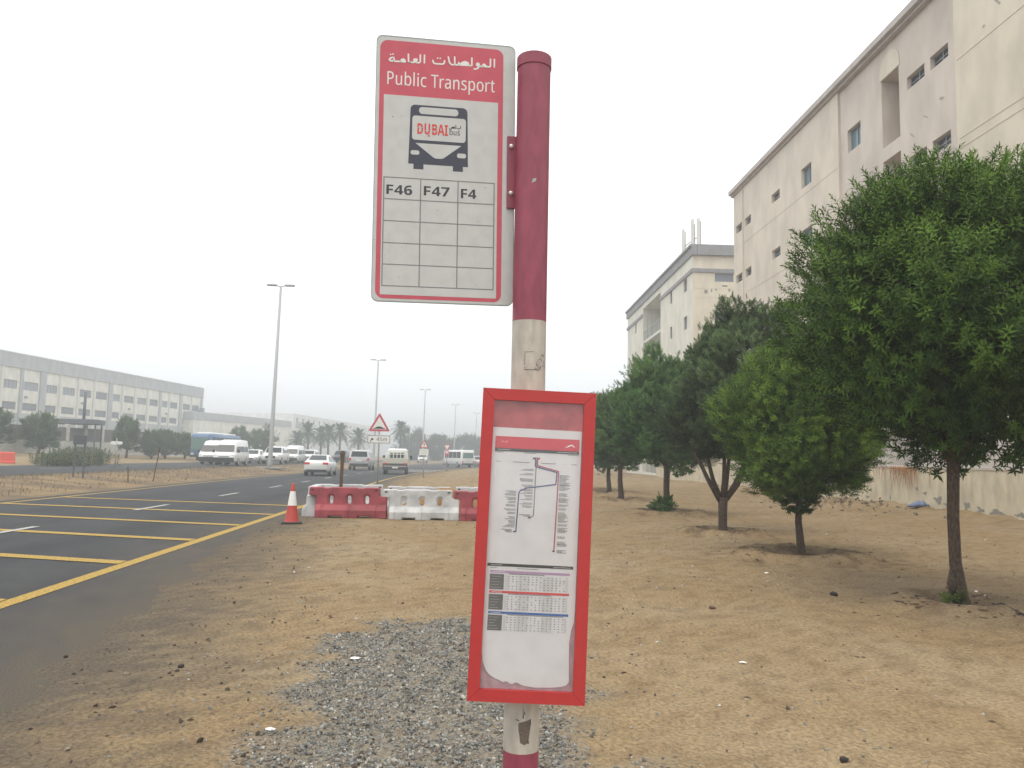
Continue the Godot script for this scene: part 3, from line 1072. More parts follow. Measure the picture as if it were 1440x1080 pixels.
	for x in [-21.9, -19.6]:
		st = begin()
		tube(st, [Vector3(x, 0.3, -0.35), Vector3(x, 18.2, -0.35)], [0.06, 0.06], 6)
		part(o, "vertical_pipe", st, M.l_grey)
	# string course and parapet run round both faces
	st = begin()
	box(st, Vector3(-28.0, 18.72, 0.06), Vector3(10.3, 0.34, 0.12))
	box(st, Vector3(-6.55, 18.72, 0.06), Vector3(13.3, 0.34, 0.12))
	box(st, Vector3(0.06, 18.72, -7.95), Vector3(0.121, 0.341, 16.1))
	part(o, "string_course", st, M.grey_trim)
	st = begin()
	prism(st, ngon([[-0.3, 20.09], [0.16, 20.09], [0.16, 20.82], [0.32, 20.86], [0.32, 21.05], [-0.3, 21.05]]), -0.32, 33.2)
	part(o, "parapet", st, M.grey_trim, Transform3D(Basis(Vector3.BACK, Vector3.UP, Vector3.LEFT), Vector3.ZERO))
	st = begin()
	box(st, Vector3(0.06, 20.57, -8.2), Vector3(0.5, 0.958, 15.7))
	part(o, "parapet", st, M.grey_trim)
	# antennas on its roof
	var a := thing("roof_antenna", "grey three-panel phone mast standing on the roof of the grey parapet block", "antenna", Vector3(23.2, 20.9, -76.0))
	var k := 0
	for p in [Vector3(-0.15, 0, -1.9), Vector3(0.0, 0, 0.8), Vector3(0.25, 0, 1.9)]:
		st = begin()
		box(st, p + Vector3(-0.12, 3.1 + 0.25 * (k % 2), 0), Vector3(0.24, 2.7, 0.36), 0.05)
		var pn := part(a, "panel", st, M.rail)
		st = begin()
		tube(st, [p + Vector3(0.1, 0, 0), p + Vector3(0.1, 4.2, 0)], [0.06, 0.05], 8)
		part(pn, "mast", st, M.galv)
		k += 1
	st = begin()
	tube(st, [Vector3(-0.05, 2.7, -1.9), Vector3(0.1, 2.7, 0.8), Vector3(0.35, 2.7, 1.9)], [0.05, 0.05, 0.05], 6)
	part(a, "crossbar", st, M.galv)

func window_sub(parent: Node, h: Array, z: float) -> void: # a window that is itself a sub-part: frame and glass as two pieces
	var st := begin()
	quad(st, Vector3(h[0], h[2], z), Vector3(h[1], h[2], z), Vector3(h[1], h[3], z), Vector3(h[0], h[3], z))
	part(parent, "window", st, M.win_grey)
	st = begin()
	box(st, Vector3((h[0] + h[1]) / 2, h[3] + 0.05, 0.03), Vector3(h[1] - h[0] + 0.3, 0.1, 0.07))
	part(parent, "lintel", st, M.win_white)

# ---------------------------------------------------------------- compound wall under the right-hand buildings
func build_compound_wall() -> void:
	var o := thing("compound_wall", "low cream boundary wall with peeling plaster and white bars on top behind the trees", "wall")
	var u := Vector3(-sin(deg_to_rad(1.6)), 0, cos(deg_to_rad(1.6)))
	var face := Vector3(wall_x(-70.0), 0, -70.0)
	along(o, u, face)
	var st := begin()
	box(st, Vector3(30.0, 0.55, -0.11), Vector3(60.0, 1.84, 0.22), 0.015)
	part(o, "wall", st, M.wall)
	st = begin()
	box(st, Vector3(30.0, 1.50, -0.11), Vector3(60.0, 0.04, 0.26), 0.012)
	part(o, "coping", st, M.rust)
	var bar := begin()
	box(bar, Vector3.ZERO, Vector3(0.028, 1.05, 0.028))
	bar.generate_normals()
	var bm := bar.commit()
	for i in 240:
		part(o, "railing_bar", bm, M.rail, Transform3D(Basis(), Vector3(28.0 + i * 0.13, 2.06, -0.11)))
	st = begin()
	box(st, Vector3(43.6, 2.60, -0.11), Vector3(32.0, 0.05, 0.05))
	box(st, Vector3(43.6, 1.58, -0.11), Vector3(32.0, 0.04, 0.05))
	part(o, "rail", st, M.rail)
	rng.seed = 5
	for c in [[43.4, 0.42, 0.55, 0.30], [44.0, 0.28, 0.7, 0.22], [42.6, 0.62, 0.30, 0.14], [42.1, 0.76, 0.22, 0.16], [45.0, 0.30, 0.35, 0.40], [45.7, 0.22, 0.5, 0.26], [46.5, 0.20, 0.9, 0.22], [47.6, 0.2, 0.6, 0.2], [49.6, 0.12, 0.9, 0.2], [40.2, 0.35, 0.12, 0.22], [38.4, 0.3, 0.4, 0.16]]:
		st = begin()
		var p := []
		for i in 22:
			var a := TAU * i / 22
			var rr := rng.randf_range(0.35, 1.0) + 0.25 * sin(a * 3.0 + c[0])
			p.append([c[0] + cos(a) * c[2] * 0.5 * rr, maxf(0.02, c[1] + sin(a) * c[3] * 0.5 * rr)])
		prism(st, ngon(p), -0.01, 0.008)
		part(o, "peeled_patch", st, M.plaster_damage)
	# dead orange creeper hanging over the wall
	var v := thing("dead_creeper", "dry orange creeper drooping over the boundary wall between the two nearest trees", "plant")
	along(v, u, face + u * 40.9)
	st = begin()
	for i in 46:
		var x := rng.randfn(0.6, 0.75)
		var l := rng.randf_range(0.25, 0.85)
		var a := rng.randf_range(-0.5, 0.5)
		var p0 := Vector3(x, 1.56, 0.03 + rng.randf() * 0.05)
		var p1 := p0 + Vector3(a * 0.2, -0.05, 0.07)
		var p2 := p1 + Vector3(a * l, -l, -0.02)
		tube(st, [p0, p1, p2], [0.010, 0.014, 0.003], 3, false)
	part(v, "stem", st, mat(0.34, 0.155, 0.055, 0.9))
	# crumpled blue sack at the foot of the wall
	st = begin()
	for q in [[0.0, 0.0, 0.26, 0.13], [0.24, 0.05, 0.17, 0.09], [-0.25, 0.06, 0.19, 0.08], [0.08, 0.12, 0.16, 0.16]]:
		st.append_from(stone_mesh(int(q[2] * 100), 0.42), 0, Transform3D(Basis(Vector3.UP, q[0] * 5.0).scaled_local(Vector3(q[2], q[3], q[2] * 0.7)), Vector3(q[0], q[3] * 0.35, q[1])))
	var bag := part(self, "blue_sack", st, M.bag_blue)
	bag.position = Vector3(16.35, ground_y(16.35, -26.9), -26.9)
	tag(bag, "crumpled blue plastic sack lying at the foot of the boundary wall", "sack")
# ---------------------------------------------------------------- trees
func leaf(st: SurfaceTool, base: Vector3, dir: Vector3, up: Vector3, length: float, width: float, droop: float, c: Color) -> void:
	var side := dir.cross(up).normalized()
	var n := side.cross(dir).normalized()
	var mid := base + dir * length * 0.5 + n * length * 0.03
	var tip := base + dir * length - n * length * droop
	var l := mid + side * width * 0.5 + n * width * 0.18
	var r := mid - side * width * 0.5 + n * width * 0.18
	for t in [[base, l, mid], [base, mid, r], [l, tip, mid], [mid, tip, r]]:
		st.set_color(c)
		tri(st, t[0], t[1], t[2])

func sprig(sd: int, leaves: int, length: float, width: float, stem: float, droop := 0.18) -> ArrayMesh:
	var r := RandomNumberGenerator.new()
	r.seed = sd
	var st := begin()
	st.set_color(Color(0.55, 0.45, 0.3))
	tube(st, [Vector3.ZERO, Vector3(0.004, stem * 0.5, 0), Vector3(0, stem, 0)], [0.0035, 0.0025, 0.001], 3, false)
	for i in leaves:
		var t := (i + 0.6) / leaves
		var a := i * 2.39996 + r.randf_range(-0.3, 0.3)
		var out := Vector3(cos(a), 0, sin(a))
		var lift := deg_to_rad(lerpf(18.0, 72.0, pow(t, 1.3)) + r.randf_range(-10, 10))
		var d := (out * cos(lift) + Vector3.UP * sin(lift)).normalized()
		var k := lerpf(1.0, 0.62, t) * r.randf_range(0.85, 1.15)
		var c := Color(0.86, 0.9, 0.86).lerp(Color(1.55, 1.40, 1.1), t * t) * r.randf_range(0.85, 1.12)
		leaf(st, Vector3(0, stem * t, 0), d, Vector3.UP + out * 0.2, length * k, width * k, droop + r.randf_range(-0.08, 0.1), Color(c.r, c.g, c.b))
	st.generate_normals()
	return st.commit()

# leaves through an uneven round crown: clumps of shoots near its surface and looser shoots inside
func crown(parent: Node3D, mesh: Mesh, c: Vector3, rad: Vector3, count: int, sd: int, size: float, dark: Color, fresh: Color, clumps := 70, uneven := 0.22, called := "crown") -> void:
	rng.seed = sd
	var n := FastNoiseLite.new()
	n.seed = sd
	n.frequency = 0.9
	n.fractal_octaves = 3
	var cl := []
	for i in clumps:
		var y := 1.0 - 2.0 * (i + 0.5) / clumps
		var a := i * 2.39996 + rng.randf_range(-0.4, 0.4)
		var d := Vector3(cos(a) * sqrt(1.0 - y * y), y + rng.randf_range(-0.1, 0.1), sin(a) * sqrt(1.0 - y * y)).normalized()
		cl.append([d, (1.0 + uneven * 2.0 * n.get_noise_3dv(d * 1.6)) * rng.randf_range(0.80, 1.0), rng.randf_range(0.26, 0.40), rng.randf()])
	var xfs := []
	var cols := []
	for i in count:
		var p: Vector3
		var d: Vector3
		var shade := rng.randf()
		if i % 10 < 7:
			var k: Array = cl[rng.randi() % cl.size()]
			var off: Vector3 = (Vector3(rng.randfn(), rng.randfn() * 0.9, rng.randfn()) * 0.42).limit_length(0.62) * float(k[2])
			p = k[0] * (k[1] - 0.13) + off
			d = (off * 0.9 + k[0] * 0.55 + Vector3.UP * 0.30).normalized()
			shade = k[3]
		else:
			d = Vector3(rng.randfn(), rng.randfn(), rng.randfn()).normalized()
			p = d * (0.35 + 0.58 * pow(rng.randf(), 0.6)) * (1.0 + uneven * 2.0 * n.get_noise_3dv(d * 1.6))
			d = (d + Vector3.UP * 0.5).normalized()
		d = d + Vector3(rng.randf_range(-1, 1), rng.randf_range(-0.5, 1.0), rng.randf_range(-1, 1)) * 0.45
		d = Vector3(d.x, maxf(d.y, 0.05), d.z).normalized()
		var s := size * rng.randf_range(0.75, 1.25)
		var b := Basis(Quaternion(Vector3.UP, d)) * Basis(Vector3.UP, rng.randf() * TAU)
		xfs.append(Transform3D(b.scaled(Vector3.ONE * s), c + p * rad))
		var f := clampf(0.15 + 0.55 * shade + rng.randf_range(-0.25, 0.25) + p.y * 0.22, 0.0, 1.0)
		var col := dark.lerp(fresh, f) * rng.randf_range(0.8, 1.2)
		cols.append(Color(col.r, col.g, col.b))
	scatter(called, mesh, M.leaf, xfs, cols, parent)

func trunk(parent: Node3D, pts: Array, radii: Array, called := "trunk") -> void:
	var st := begin(false)
	tube(st, pts, radii, 10)
	part(parent, called, st, M.bark)

func limbs(parent: Node3D, from: Vector3, reach: Vector3, n: int, r: float, sd: int) -> void:
	rng.seed = sd
	for i in n:
		var a := TAU * i / n + rng.randf_range(-0.4, 0.4)
		var e := from + Vector3(cos(a) * reach.x * 0.6, reach.y * rng.randf_range(0.5, 0.9), sin(a) * reach.z * 0.6)
		var st := begin(false)
		tube(st, [from, from.lerp(e, 0.5) + Vector3(0, 0.1, 0), e], [r, r * 0.6, r * 0.2], 6)
		part(parent, "limb", st, M.bark)

func build_trees() -> void:
	var willow := sprig(1, 15, 0.092, 0.023, 0.15)
	var fine := sprig(2, 18, 0.062, 0.020, 0.095)
	var feather := sprig(3, 20, 0.085, 0.0085, 0.20, 0.4)
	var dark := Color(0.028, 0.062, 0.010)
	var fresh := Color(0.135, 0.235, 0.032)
	# nearest
	var t := thing("round_tree", "nearest and largest bushy round tree, cut off by the right edge of the photo", "tree", Vector3(5.85, ground_y(5.85, -8.9), -8.9))
	trunk(t, [Vector3(0.06, -0.12, 0), Vector3(0.03, 0.12, 0), Vector3(-0.02, 0.5, 0), Vector3(-0.03, 1.0, 0), Vector3(-0.01, 1.6, 0), Vector3(0.04, 2.3, 0)], [0.115, 0.082, 0.066, 0.064, 0.068, 0.05])
	limbs(t, Vector3(0, 1.6, 0), Vector3(1.4, 1.8, 1.4), 6, 0.04, 3)
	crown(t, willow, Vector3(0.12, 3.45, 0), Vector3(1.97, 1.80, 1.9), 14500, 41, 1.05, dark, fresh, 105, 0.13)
	var st := begin(false)
	tube(st, [Vector3(-0.10, 0.14, 0.02), Vector3(-0.085, 0.26, 0.02), Vector3(-0.08, 0.42, 0.01)], [0.02, 0.055, 0.02], 8)
	part(t, "bark_swelling", st, M.bark)
	# the neat round one
	t = thing("round_tree", "neat ball-shaped small tree on a thin trunk standing in a dug mound", "tree", Vector3(6.04, ground_y(6.04, -13.5), -13.5))
	trunk(t, [Vector3(0.02, -0.12, 0), Vector3(0.01, 0.15, 0), Vector3(-0.03, 0.6, 0), Vector3(0, 1.3, 0), Vector3(0, 1.9, 0)], [0.10, 0.072, 0.058, 0.05, 0.04])
	limbs(t, Vector3(0, 1.0, 0), Vector3(1.1, 1.5, 1.1), 6, 0.03, 4)
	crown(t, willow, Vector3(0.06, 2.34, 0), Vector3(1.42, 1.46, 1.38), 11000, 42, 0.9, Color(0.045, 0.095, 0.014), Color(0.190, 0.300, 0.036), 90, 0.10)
	crown(t, fine, Vector3(0.0, 0.92, 0), Vector3(0.30, 0.22, 0.3), 240, 43, 0.9, dark, fresh, 8, 0.2, "low_shoots")
	# the many-stemmed one
	t = thing("forked_tree", "dark-leaved tree with five bare stems fanning from a short thick trunk", "tree", Vector3(6.08, ground_y(6.08, -17.6), -17.6))
	trunk(t, [Vector3(0, -0.12, 0), Vector3(0, 0.12, 0), Vector3(0, 0.5, 0), Vector3(0.01, 0.86, 0)], [0.15, 0.105, 0.10, 0.115])
	var k := 0
	for e in [Vector3(-0.78, 2.1, 0.1), Vector3(-0.42, 2.3, -0.2), Vector3(0.02, 2.6, 0.15), Vector3(0.30, 2.4, -0.2), Vector3(0.72, 2.1, 0.1)]:
		var m := Vector3(e.x * 0.45, 1.25, e.z * 0.5)
		if k == 4:
			m = Vector3(0.30, 1.15, 0.05)
		trunk(t, [Vector3(e.x * 0.08, 0.78, 0), m, e], [0.062, 0.05 if k < 4 else 0.085, 0.03], "stem")
		k += 1
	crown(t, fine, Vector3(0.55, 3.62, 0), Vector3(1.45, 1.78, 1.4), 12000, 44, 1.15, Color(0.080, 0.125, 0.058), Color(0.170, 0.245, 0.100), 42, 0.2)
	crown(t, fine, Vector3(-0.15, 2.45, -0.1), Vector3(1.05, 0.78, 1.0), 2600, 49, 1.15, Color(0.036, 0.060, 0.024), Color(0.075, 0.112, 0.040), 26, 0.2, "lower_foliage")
	# middle one: upright fresh crown above, dark feathery skirt
	t = thing("dense_tree", "dense wide tree with feathery dark lower foliage and a green sprout at its foot", "tree", Vector3(6.55, ground_y(6.55, -24.0), -24.0))
	trunk(t, [Vector3(0, -0.12, 0), Vector3(0, 0.15, 0), Vector3(-0.02, 0.8, 0), Vector3(0, 1.6, 0), Vector3(0.1, 2.6, 0)], [0.15, 0.11, 0.095, 0.10, 0.07])
	limbs(t, Vector3(0, 1.4, 0), Vector3(1.4, 2.0, 1.4), 6, 0.05, 5)
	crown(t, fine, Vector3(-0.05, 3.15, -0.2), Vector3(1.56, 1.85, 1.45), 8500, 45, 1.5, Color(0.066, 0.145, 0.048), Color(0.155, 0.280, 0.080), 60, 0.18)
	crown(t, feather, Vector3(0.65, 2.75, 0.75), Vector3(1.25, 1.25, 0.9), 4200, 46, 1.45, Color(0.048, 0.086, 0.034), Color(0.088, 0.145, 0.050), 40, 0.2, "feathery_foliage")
	var sh := thing("green_sprout", "low bright green sprout at the foot of the dense tree trunk", "plant", Vector3(6.3, ground_y(6.3, -23.5), -23.5))
	crown(sh, fine, Vector3(0, 0.2, 0), Vector3(0.36, 0.24, 0.3), 170, 47, 1.5, Color(0.04, 0.085, 0.02), Color(0.09, 0.17, 0.035), 8, 0.3, "leaves")
	sh = thing("green_sprout", "tiny pale sprout of leaves at the base of the nearest tree trunk", "plant", Vector3(5.72, ground_y(5.72, -8.75), -8.75))
	crown(sh, fine, Vector3(0, 0.07, 0), Vector3(0.17, 0.09, 0.13), 55, 48, 0.75, Color(0.06, 0.085, 0.02), Color(0.15, 0.18, 0.05), 5, 0.3, "leaves")
	# the receding end of the row
	var far := [["slim trunked tree next beyond the dense tree in the roadside row", 6.75, -31.7, 2.95, 1.35, 1.65, 51], ["tree with knobbly trunk second beyond the dense tree, partly behind the red frame", 7.57, -38.3, 3.1, 1.5, 2.0, 52], ["last visible tree of the row, its edge just right of the red frame", 7.4, -43.0, 3.0, 1.5, 2.0, 53]]
	for f in far:
		t = thing("row_tree", f[0], "tree", Vector3(f[1], ground_y(f[1], f[2]), f[2]))
		trunk(t, [Vector3(0, -0.12, 0), Vector3(0.02, 0.2, 0), Vector3(-0.03, 0.8, 0), Vector3(0, 1.8, 0)], [0.16, 0.12, 0.10, 0.08])
		crown(t, fine, Vector3(0, f[3], 0), Vector3(f[4], f[5], f[4]), 4200, f[6], 1.7, Color(0.060, 0.120, 0.036), Color(0.140, 0.235, 0.062), 50, 0.2)
	# irrigation hose by the nearest trunk
	st = begin(false)
	var pts := []
	var rad := []
	for p in [[5.36, -8.95], [5.5, -8.93], [5.66, -8.86], [5.82, -8.74], [5.95, -8.62], [6.04, -8.44], [6.11, -8.22], [6.15, -7.95], [6.2, -7.6]]:
		pts.append(Vector3(p[0], ground_y(p[0], p[1]) + 0.008, p[1]))
		rad.append(0.011)
	tube(st, pts, rad, 6)
	tag(part(self, "irrigation_hose", st, M.hose), "black irrigation hose snaking past the nearest tree trunk", "hose")
	st = begin(false)
	pts = []
	rad = []
	for p in [[5.72, -12.72], [5.9, -12.78], [6.1, -12.95], [6.22, -13.12]]:
		pts.append(Vector3(p[0], ground_y(p[0], p[1]) + 0.02, p[1]))
		rad.append(0.017 - 0.003 * rad.size())
	tube(st, pts, rad, 6)
	tag(part(self, "fallen_branch", st, M.bark), "fallen dark branch lying over the mound of the ball-shaped tree", "branch")
# ---------------------------------------------------------------- the bus stop
func cyl_patch(st: SurfaceTool, pts: Array, r: float) -> void: # flat outline (angle from the viewer's side in degrees, height) wrapped on the pole
	var at := func(p: Vector2) -> Vector3:
		var t := deg_to_rad(p.x)
		return Vector3(sin(t) * r, p.y, cos(t) * r)
	var whole := ngon(pts)
	for k in range(-90, 90, 4): # cut into upright strips so that it follows the curve
		for poly in Geometry2D.intersect_polygons(scaled_up(whole), scaled_up(ngon([[k, 0], [k + 4, 0], [k + 4, 4], [k, 4]]))):
			var ids := Geometry2D.triangulate_polygon(poly)
			for i in range(0, ids.size(), 3):
				var a := Vector2(poly[ids[i]].x, poly[ids[i]].y * 0.001)
				var b := Vector2(poly[ids[i + 1]].x, poly[ids[i + 1]].y * 0.001)
				var c := Vector2(poly[ids[i + 2]].x, poly[ids[i + 2]].y * 0.001)
				if (b - a).cross(c - a) > 0:
					tri(st, at.call(a), at.call(b), at.call(c))
				else:
					tri(st, at.call(a), at.call(c), at.call(b))

func scaled_up(p: PackedVector2Array) -> PackedVector2Array:
	var q := PackedVector2Array()
	for v in p:
		q.append(Vector2(v.x, v.y * 1000.0))
	return q

func build_bus_stop() -> void:
	var o := thing("bus_stop_sign", "red and white bus stop pole with public transport sign board and framed timetable", "bus stop", Vector3(0.2356, 0, -2.6))
	o.rotation.z = deg_to_rad(-0.129)
	var r := 0.057
	var st := begin(false)
	lathe(st, [Vector2(r, -0.3), Vector2(r, 0.681)], 40)
	part(o, "red_band", st, M.pole_red)
	st = begin(false)
	lathe(st, [Vector2(r, 0.681), Vector2(r, 2.053)], 40)
	var wb := part(o, "white_band", st, M.pole_white)
	st = begin(false)
	lathe(st, [Vector2(r, 2.053), Vector2(r, 2.94)], 40)
	part(o, "red_band", st, M.pole_red)
	st = begin(false)
	lathe(st, [Vector2(r + 0.003, 2.934), Vector2(r + 0.003, 2.972)], 40)
	var cap := part(o, "cap", st, M.pole_red)
	st = begin(false)
	lathe(st, [Vector2(r + 0.003, 2.972), Vector2(r + 0.0005, 2.975), Vector2(r * 0.8, 2.978), Vector2(0.0, 2.980)], 40)
	part(cap, "cap_top", st, M.pole_red)
	st = begin(false)
	lathe(st, [Vector2(r - 0.002, 2.934), Vector2(r + 0.003, 2.934)], 40)
	part(cap, "cap_rim", st, M.pole_red)
	# remains of stickers
	rng.seed = 8
	st = begin()
	for i in 90:
		var a := rng.randf_range(12.0, 62.0)
		var hh := 1.886 + rng.randf() * 0.055 * clampf((a + 2.0) / 45.0 if a < 40 else (62.0 - a) / 14.0 + 0.3, 0.1, 1.0)
		var s := rng.randf_range(0.6, 2.6)
		cyl_patch(st, [[a, hh], [a + s * 1.6, hh + 0.001], [a + s, hh + 0.0022 * s], [a + 0.2, hh + 0.0016 * s]], r + 0.0006)
	for i in 24:
		var a := rng.randf_range(-21.0, -17.0)
		var hh := 1.89 + rng.randf() * 0.055
		cyl_patch(st, [[a, hh], [a + 2.2, hh + 0.001], [a + 1.4, hh + 0.004]], r + 0.0006)
	cyl_patch(st, [[-20, 1.886], [34, 1.886], [34, 1.8885], [-20, 1.8885]], r + 0.0005)
	cyl_patch(st, [[-17, 1.944], [12, 1.946], [12, 1.9475], [-17, 1.9455]], r + 0.0005)
	part(wb, "sticker_residue", st, M.joint_dark)
	st = begin()
	cyl_patch(st, [[-15, 0.775], [-4, 0.779], [8, 0.782], [24, 0.786], [25, 0.765], [21, 0.742], [18, 0.718], [6, 0.709], [-8, 0.716], [-11, 0.738], [-14, 0.752]], r + 0.0006)
	part(wb, "sticker_residue", st, M.residue)
	st = begin()
	for e in [[[-2, 0.79], [2, 0.79], [0, 0.815], [-1, 0.83]], [[-24, 0.785], [-12, 0.781], [-12, 0.7835], [-22, 0.788]], [[15, 0.712], [20, 0.714], [19, 0.722], [15, 0.720]], [[22, 0.765], [26, 0.77], [25, 0.788], [22, 0.787]], [[4, 0.80], [7, 0.803], [2, 0.815]]]:
		cyl_patch(st, e, r + 0.0009)
	part(wb, "scratch", st, M.ink)
	st = begin()
	cyl_patch(st, [[-6, 2.512], [8, 2.52], [9, 2.530], [-3, 2.527]], r + 0.0006)
	part(o, "paint_chip", st, M.galv)
	# ---- sign board
	var bt := Transform3D(Basis(Vector3.UP, deg_to_rad(5.04)) * Basis(Vector3.RIGHT, deg_to_rad(1.22)) * Basis(Vector3.BACK, deg_to_rad(0.90)), Vector3(-0.06 - 0.2356, 2.562, 0.0))
	st = begin()
	prism(st, rounded(-237, -453, 237, 453, 22), -0.0015, 0.0015, 0.001)
	var b := part(o, "sign_board", st, M.sign_white, bt)
	st = begin()
	var outer := rounded(-237.6, -453.6, 237.6, 453.6, 22)
	var inner := rounded(-235.2, -451.2, 235.2, 451.2, 20)
	ring_poly(st, outer, inner, 0.0024)
	for i in outer.size():
		var p := outer[i] * 0.001
		var q := outer[(i + 1) % outer.size()] * 0.001
		quad(st, Vector3(p.x, p.y, -0.012), Vector3(q.x, q.y, -0.012), Vector3(q.x, q.y, 0.0024), Vector3(p.x, p.y, 0.0024))
	part(b, "rim", st, M.sign_edge)
	st = begin()
	flat_poly(st, rounded(-224.5, -443.5, 195, 437, 27, 7), 0.0020)
	part(b, "red_border", st, M.print_red)
	st = begin()
	flat_rect(st, -209, -431, 178, 248, 0.0024)
	part(b, "white_field", st, M.sign_white)
	# Arabic line, in strokes; x from the left end of the line, y above the baseline
	st = begin()
	var k := 364.0 / 725.0
	var strokes := [
		[[717, 2], [717, 52]], [[690, 52], [690, 8], [684, 1], [664, 1], [655, 10], [646, 17], [637, 10], [641, 1], [664, 1]], [[641, 1], [622, 1], [612, 1]],
		[[612, 1], [600, 3], [594, 12], [601, 21], [611, 17], [613, 6], [608, -8], [596, -17], [578, -19]], [[562, 2], [562, 52]],
		[[541, 2], [478, 2], [498, 20], [518, 26], [534, 20], [541, 8], [541, 2]], [[541, 2], [552, 1]], [[478, 2], [473, 17], [469, 2], [452, 1], [446, 8], [444, 52]], [[446, 8], [438, 1], [424, 1], [410, 14], [401, 50]],
		[[376, 24], [374, 9], [364, 1], [314, 1], [301, 7], [297, 22]], [[328, 38], [329, 38]], [[346, 38], [347, 38]],
		[[240, 2], [240, 52]], [[212, 52], [212, 8], [205, 1], [186, 1]], [[186, 1], [168, 15], [173, 23], [190, 23], [188, 13], [168, 1], [142, 1]], [[142, 1], [134, 6], [132, 52]], [[142, 1], [150, 1]],
		[[112, 2], [108, 14], [98, 19], [86, 14], [84, 3], [98, 1], [112, 2]], [[84, 3], [46, 1], [38, 6], [36, 27]], [[36, 27], [16, 22], [6, 12], [12, 3], [28, 3], [36, 10]], [[14, 44], [15, 44]], [[29, 47], [30, 47]]]
	for s in strokes:
		var p := []
		for v in s:
			p.append([-196.5 + v[0] * k, 363.0 + v[0] * 0.0135 + v[1] * k * 1.08])
		flat_stroke(st, p, 5.4, 0.0027)
	part(b, "arabic_lettering", st, M.lettering)
	write(b, "lettering", "Public Transport", -199, 283.5, 166, 45, 0.0023, M.lettering)
	# bus pictogram
	st = begin()
	var body := ngon([[-124, 15.5], [-121.5, 120], [-119.5, 206], [-116, 215], [-107, 219.5], [60, 219.5], [69, 215], [73, 206], [75, 120], [77, 15.5]])
	flat_poly(st, body, 0.0027)
	flat_rect(st, -106.5, -2, -73, 16, 0.0027)
	flat_rect(st, 26, -2, 60, 16, 0.0027)
	var pic := part(b, "bus_pictogram", st, M.navy)
	st = begin()
	flat_poly(st, rounded(-91, 189, 42, 213, 11), 0.0030)
	flat_poly(st, rounded(-113, 98.5, 68, 182, 10), 0.0030)
	flat_poly(st, ngon([[-101, 87.5], [54, 87.5], [-6, 40.5], [-14, 38], [-31, 38], [-39, 40.5]]), 0.0030)
	flat_poly(st, rounded(-117, 47, -87.5, 62, 7), 0.0030)
	flat_poly(st, rounded(39.5, 45, 70, 61, 7), 0.0030)
	part(pic, "pictogram_openings", st, M.sign_white)
	write(b, "lettering", "DUBAI", -95.5, 119.5, 7.5, 36.5, 0.0033, M.logo_red, true)
	st = begin()
	flat_stroke(st, [[-57, 115], [-56, 115]], 6, 0.0036)
	part(b, "logo_dot", st, M.logo_red)
	st = begin() # thin cuts through the letters of the logo
	flat_rect(st, -96, 140.5, -74, 142, 0.0040)
	flat_rect(st, -72, 131, -52, 132.5, 0.0040)
	flat_rect(st, -46, 143, -26, 144.5, 0.0040)
	flat_rect(st, -46, 131, -24, 132.5, 0.0040)
	part(b, "logo_cut", st, M.sign_white)
	write(b, "lettering", "bus", 13, 123.5, 48, 18, 0.0033, M.ink)
	st = begin()
	for s in [[[50, 156], [50, 149], [46, 146.5], [40, 146.5], [38, 149]], [[44, 141], [44.6, 141]], [[34, 146.5], [34, 159]], [[30, 147], [21, 147], [24, 151.5], [28, 152], [30.5, 149], [30, 147]], [[21, 147], [20, 150], [18, 142], [14, 142], [12.5, 146]]]:
		flat_stroke(st, s, 2.6, 0.0033)
	part(b, "arabic_lettering", st, M.ink)
	# route table
	st = begin()
	for i in 4:
		var x0: float = [-203.0, -81.0, 44.5, 167.5][i]
		flat_rect(st, x0 - 1.7, -403.0, x0 + 1.7, -33.5, 0.0030)
	for y in [-35.2, -108.8, -182.8, -257.2, -329.4, -401.4]:
		flat_rect(st, -204.7, y - 1.7, 169.2, y + 1.7, 0.0027)
	part(b, "route_table", st, M.table_line)
	write(b, "lettering", "F46", -194.5, -92.5, -109.0, 32, 0.0024, M.ink, true)
	write(b, "lettering", "F47", -70.5, -90.5, 16, 32, 0.0024, M.ink, true)
	write(b, "lettering", "F4", 54.5, -92.5, 107, 32, 0.0024, M.ink, true)
	st = begin() # specks of dirt
	for p in [[137, -52, 2.0], [-24, -140, 1.6], [28, -142, 1.3], [114, -170, 1.7], [-140, -270, 1.5], [-148, -372, 1.8], [108, -390, 1.4], [187, 170, 1.6], [-178, 172, 2.2], [-150, 176, 1.6], [-195, -300, 1.2], [226, 30, 1.6], [-231, -250, 2.0]]:
		flat_poly(st, ngon([[p[0] - p[2], p[1]], [p[0], p[1] - p[2] * 0.7], [p[0] + p[2], p[1] + 0.3], [p[0] + 0.3, p[1] + p[2]]]), 0.0037)
	part(b, "dirt_speck", st, M.residue)
	# bracket that clamps the board to the pole
	st = begin()
	box(st, Vector3(0.2335, 0.006, 0.0060), Vector3(0.046, 0.252, 0.007), 0.0015)
	box(st, Vector3(0.255, 0.006, -0.012), Vector3(0.008, 0.250, 0.034), 0.0015)
	var br := part(b, "bracket", st, M.pole_red)
	for y in [0.095, -0.0685]:
		st = begin(false)
		lathe(st, [Vector2(0.0085, 0), Vector2(0.0085, 0.003), Vector2(0.0068, 0.0065), Vector2(0.003, 0.0082), Vector2(0, 0.0085)], 16)
		part(br, "bolt", st, M.bolt, Transform3D(Basis(Vector3.RIGHT, PI / 2), Vector3(0.2245, y, 0.0095)))
	# ---- timetable case
	var ct := Transform3D(Basis(Vector3.UP, deg_to_rad(-2.79)) * Basis(Vector3.RIGHT, deg_to_rad(-1.15)) * Basis(Vector3.BACK, deg_to_rad(-1.62)), Vector3(0.252 - 0.2356, 1.334, 0.10))
	st = begin()
	box(st, Vector3(0, 0, -0.031), Vector3(0.358, 0.962, 0.026), 0.002)
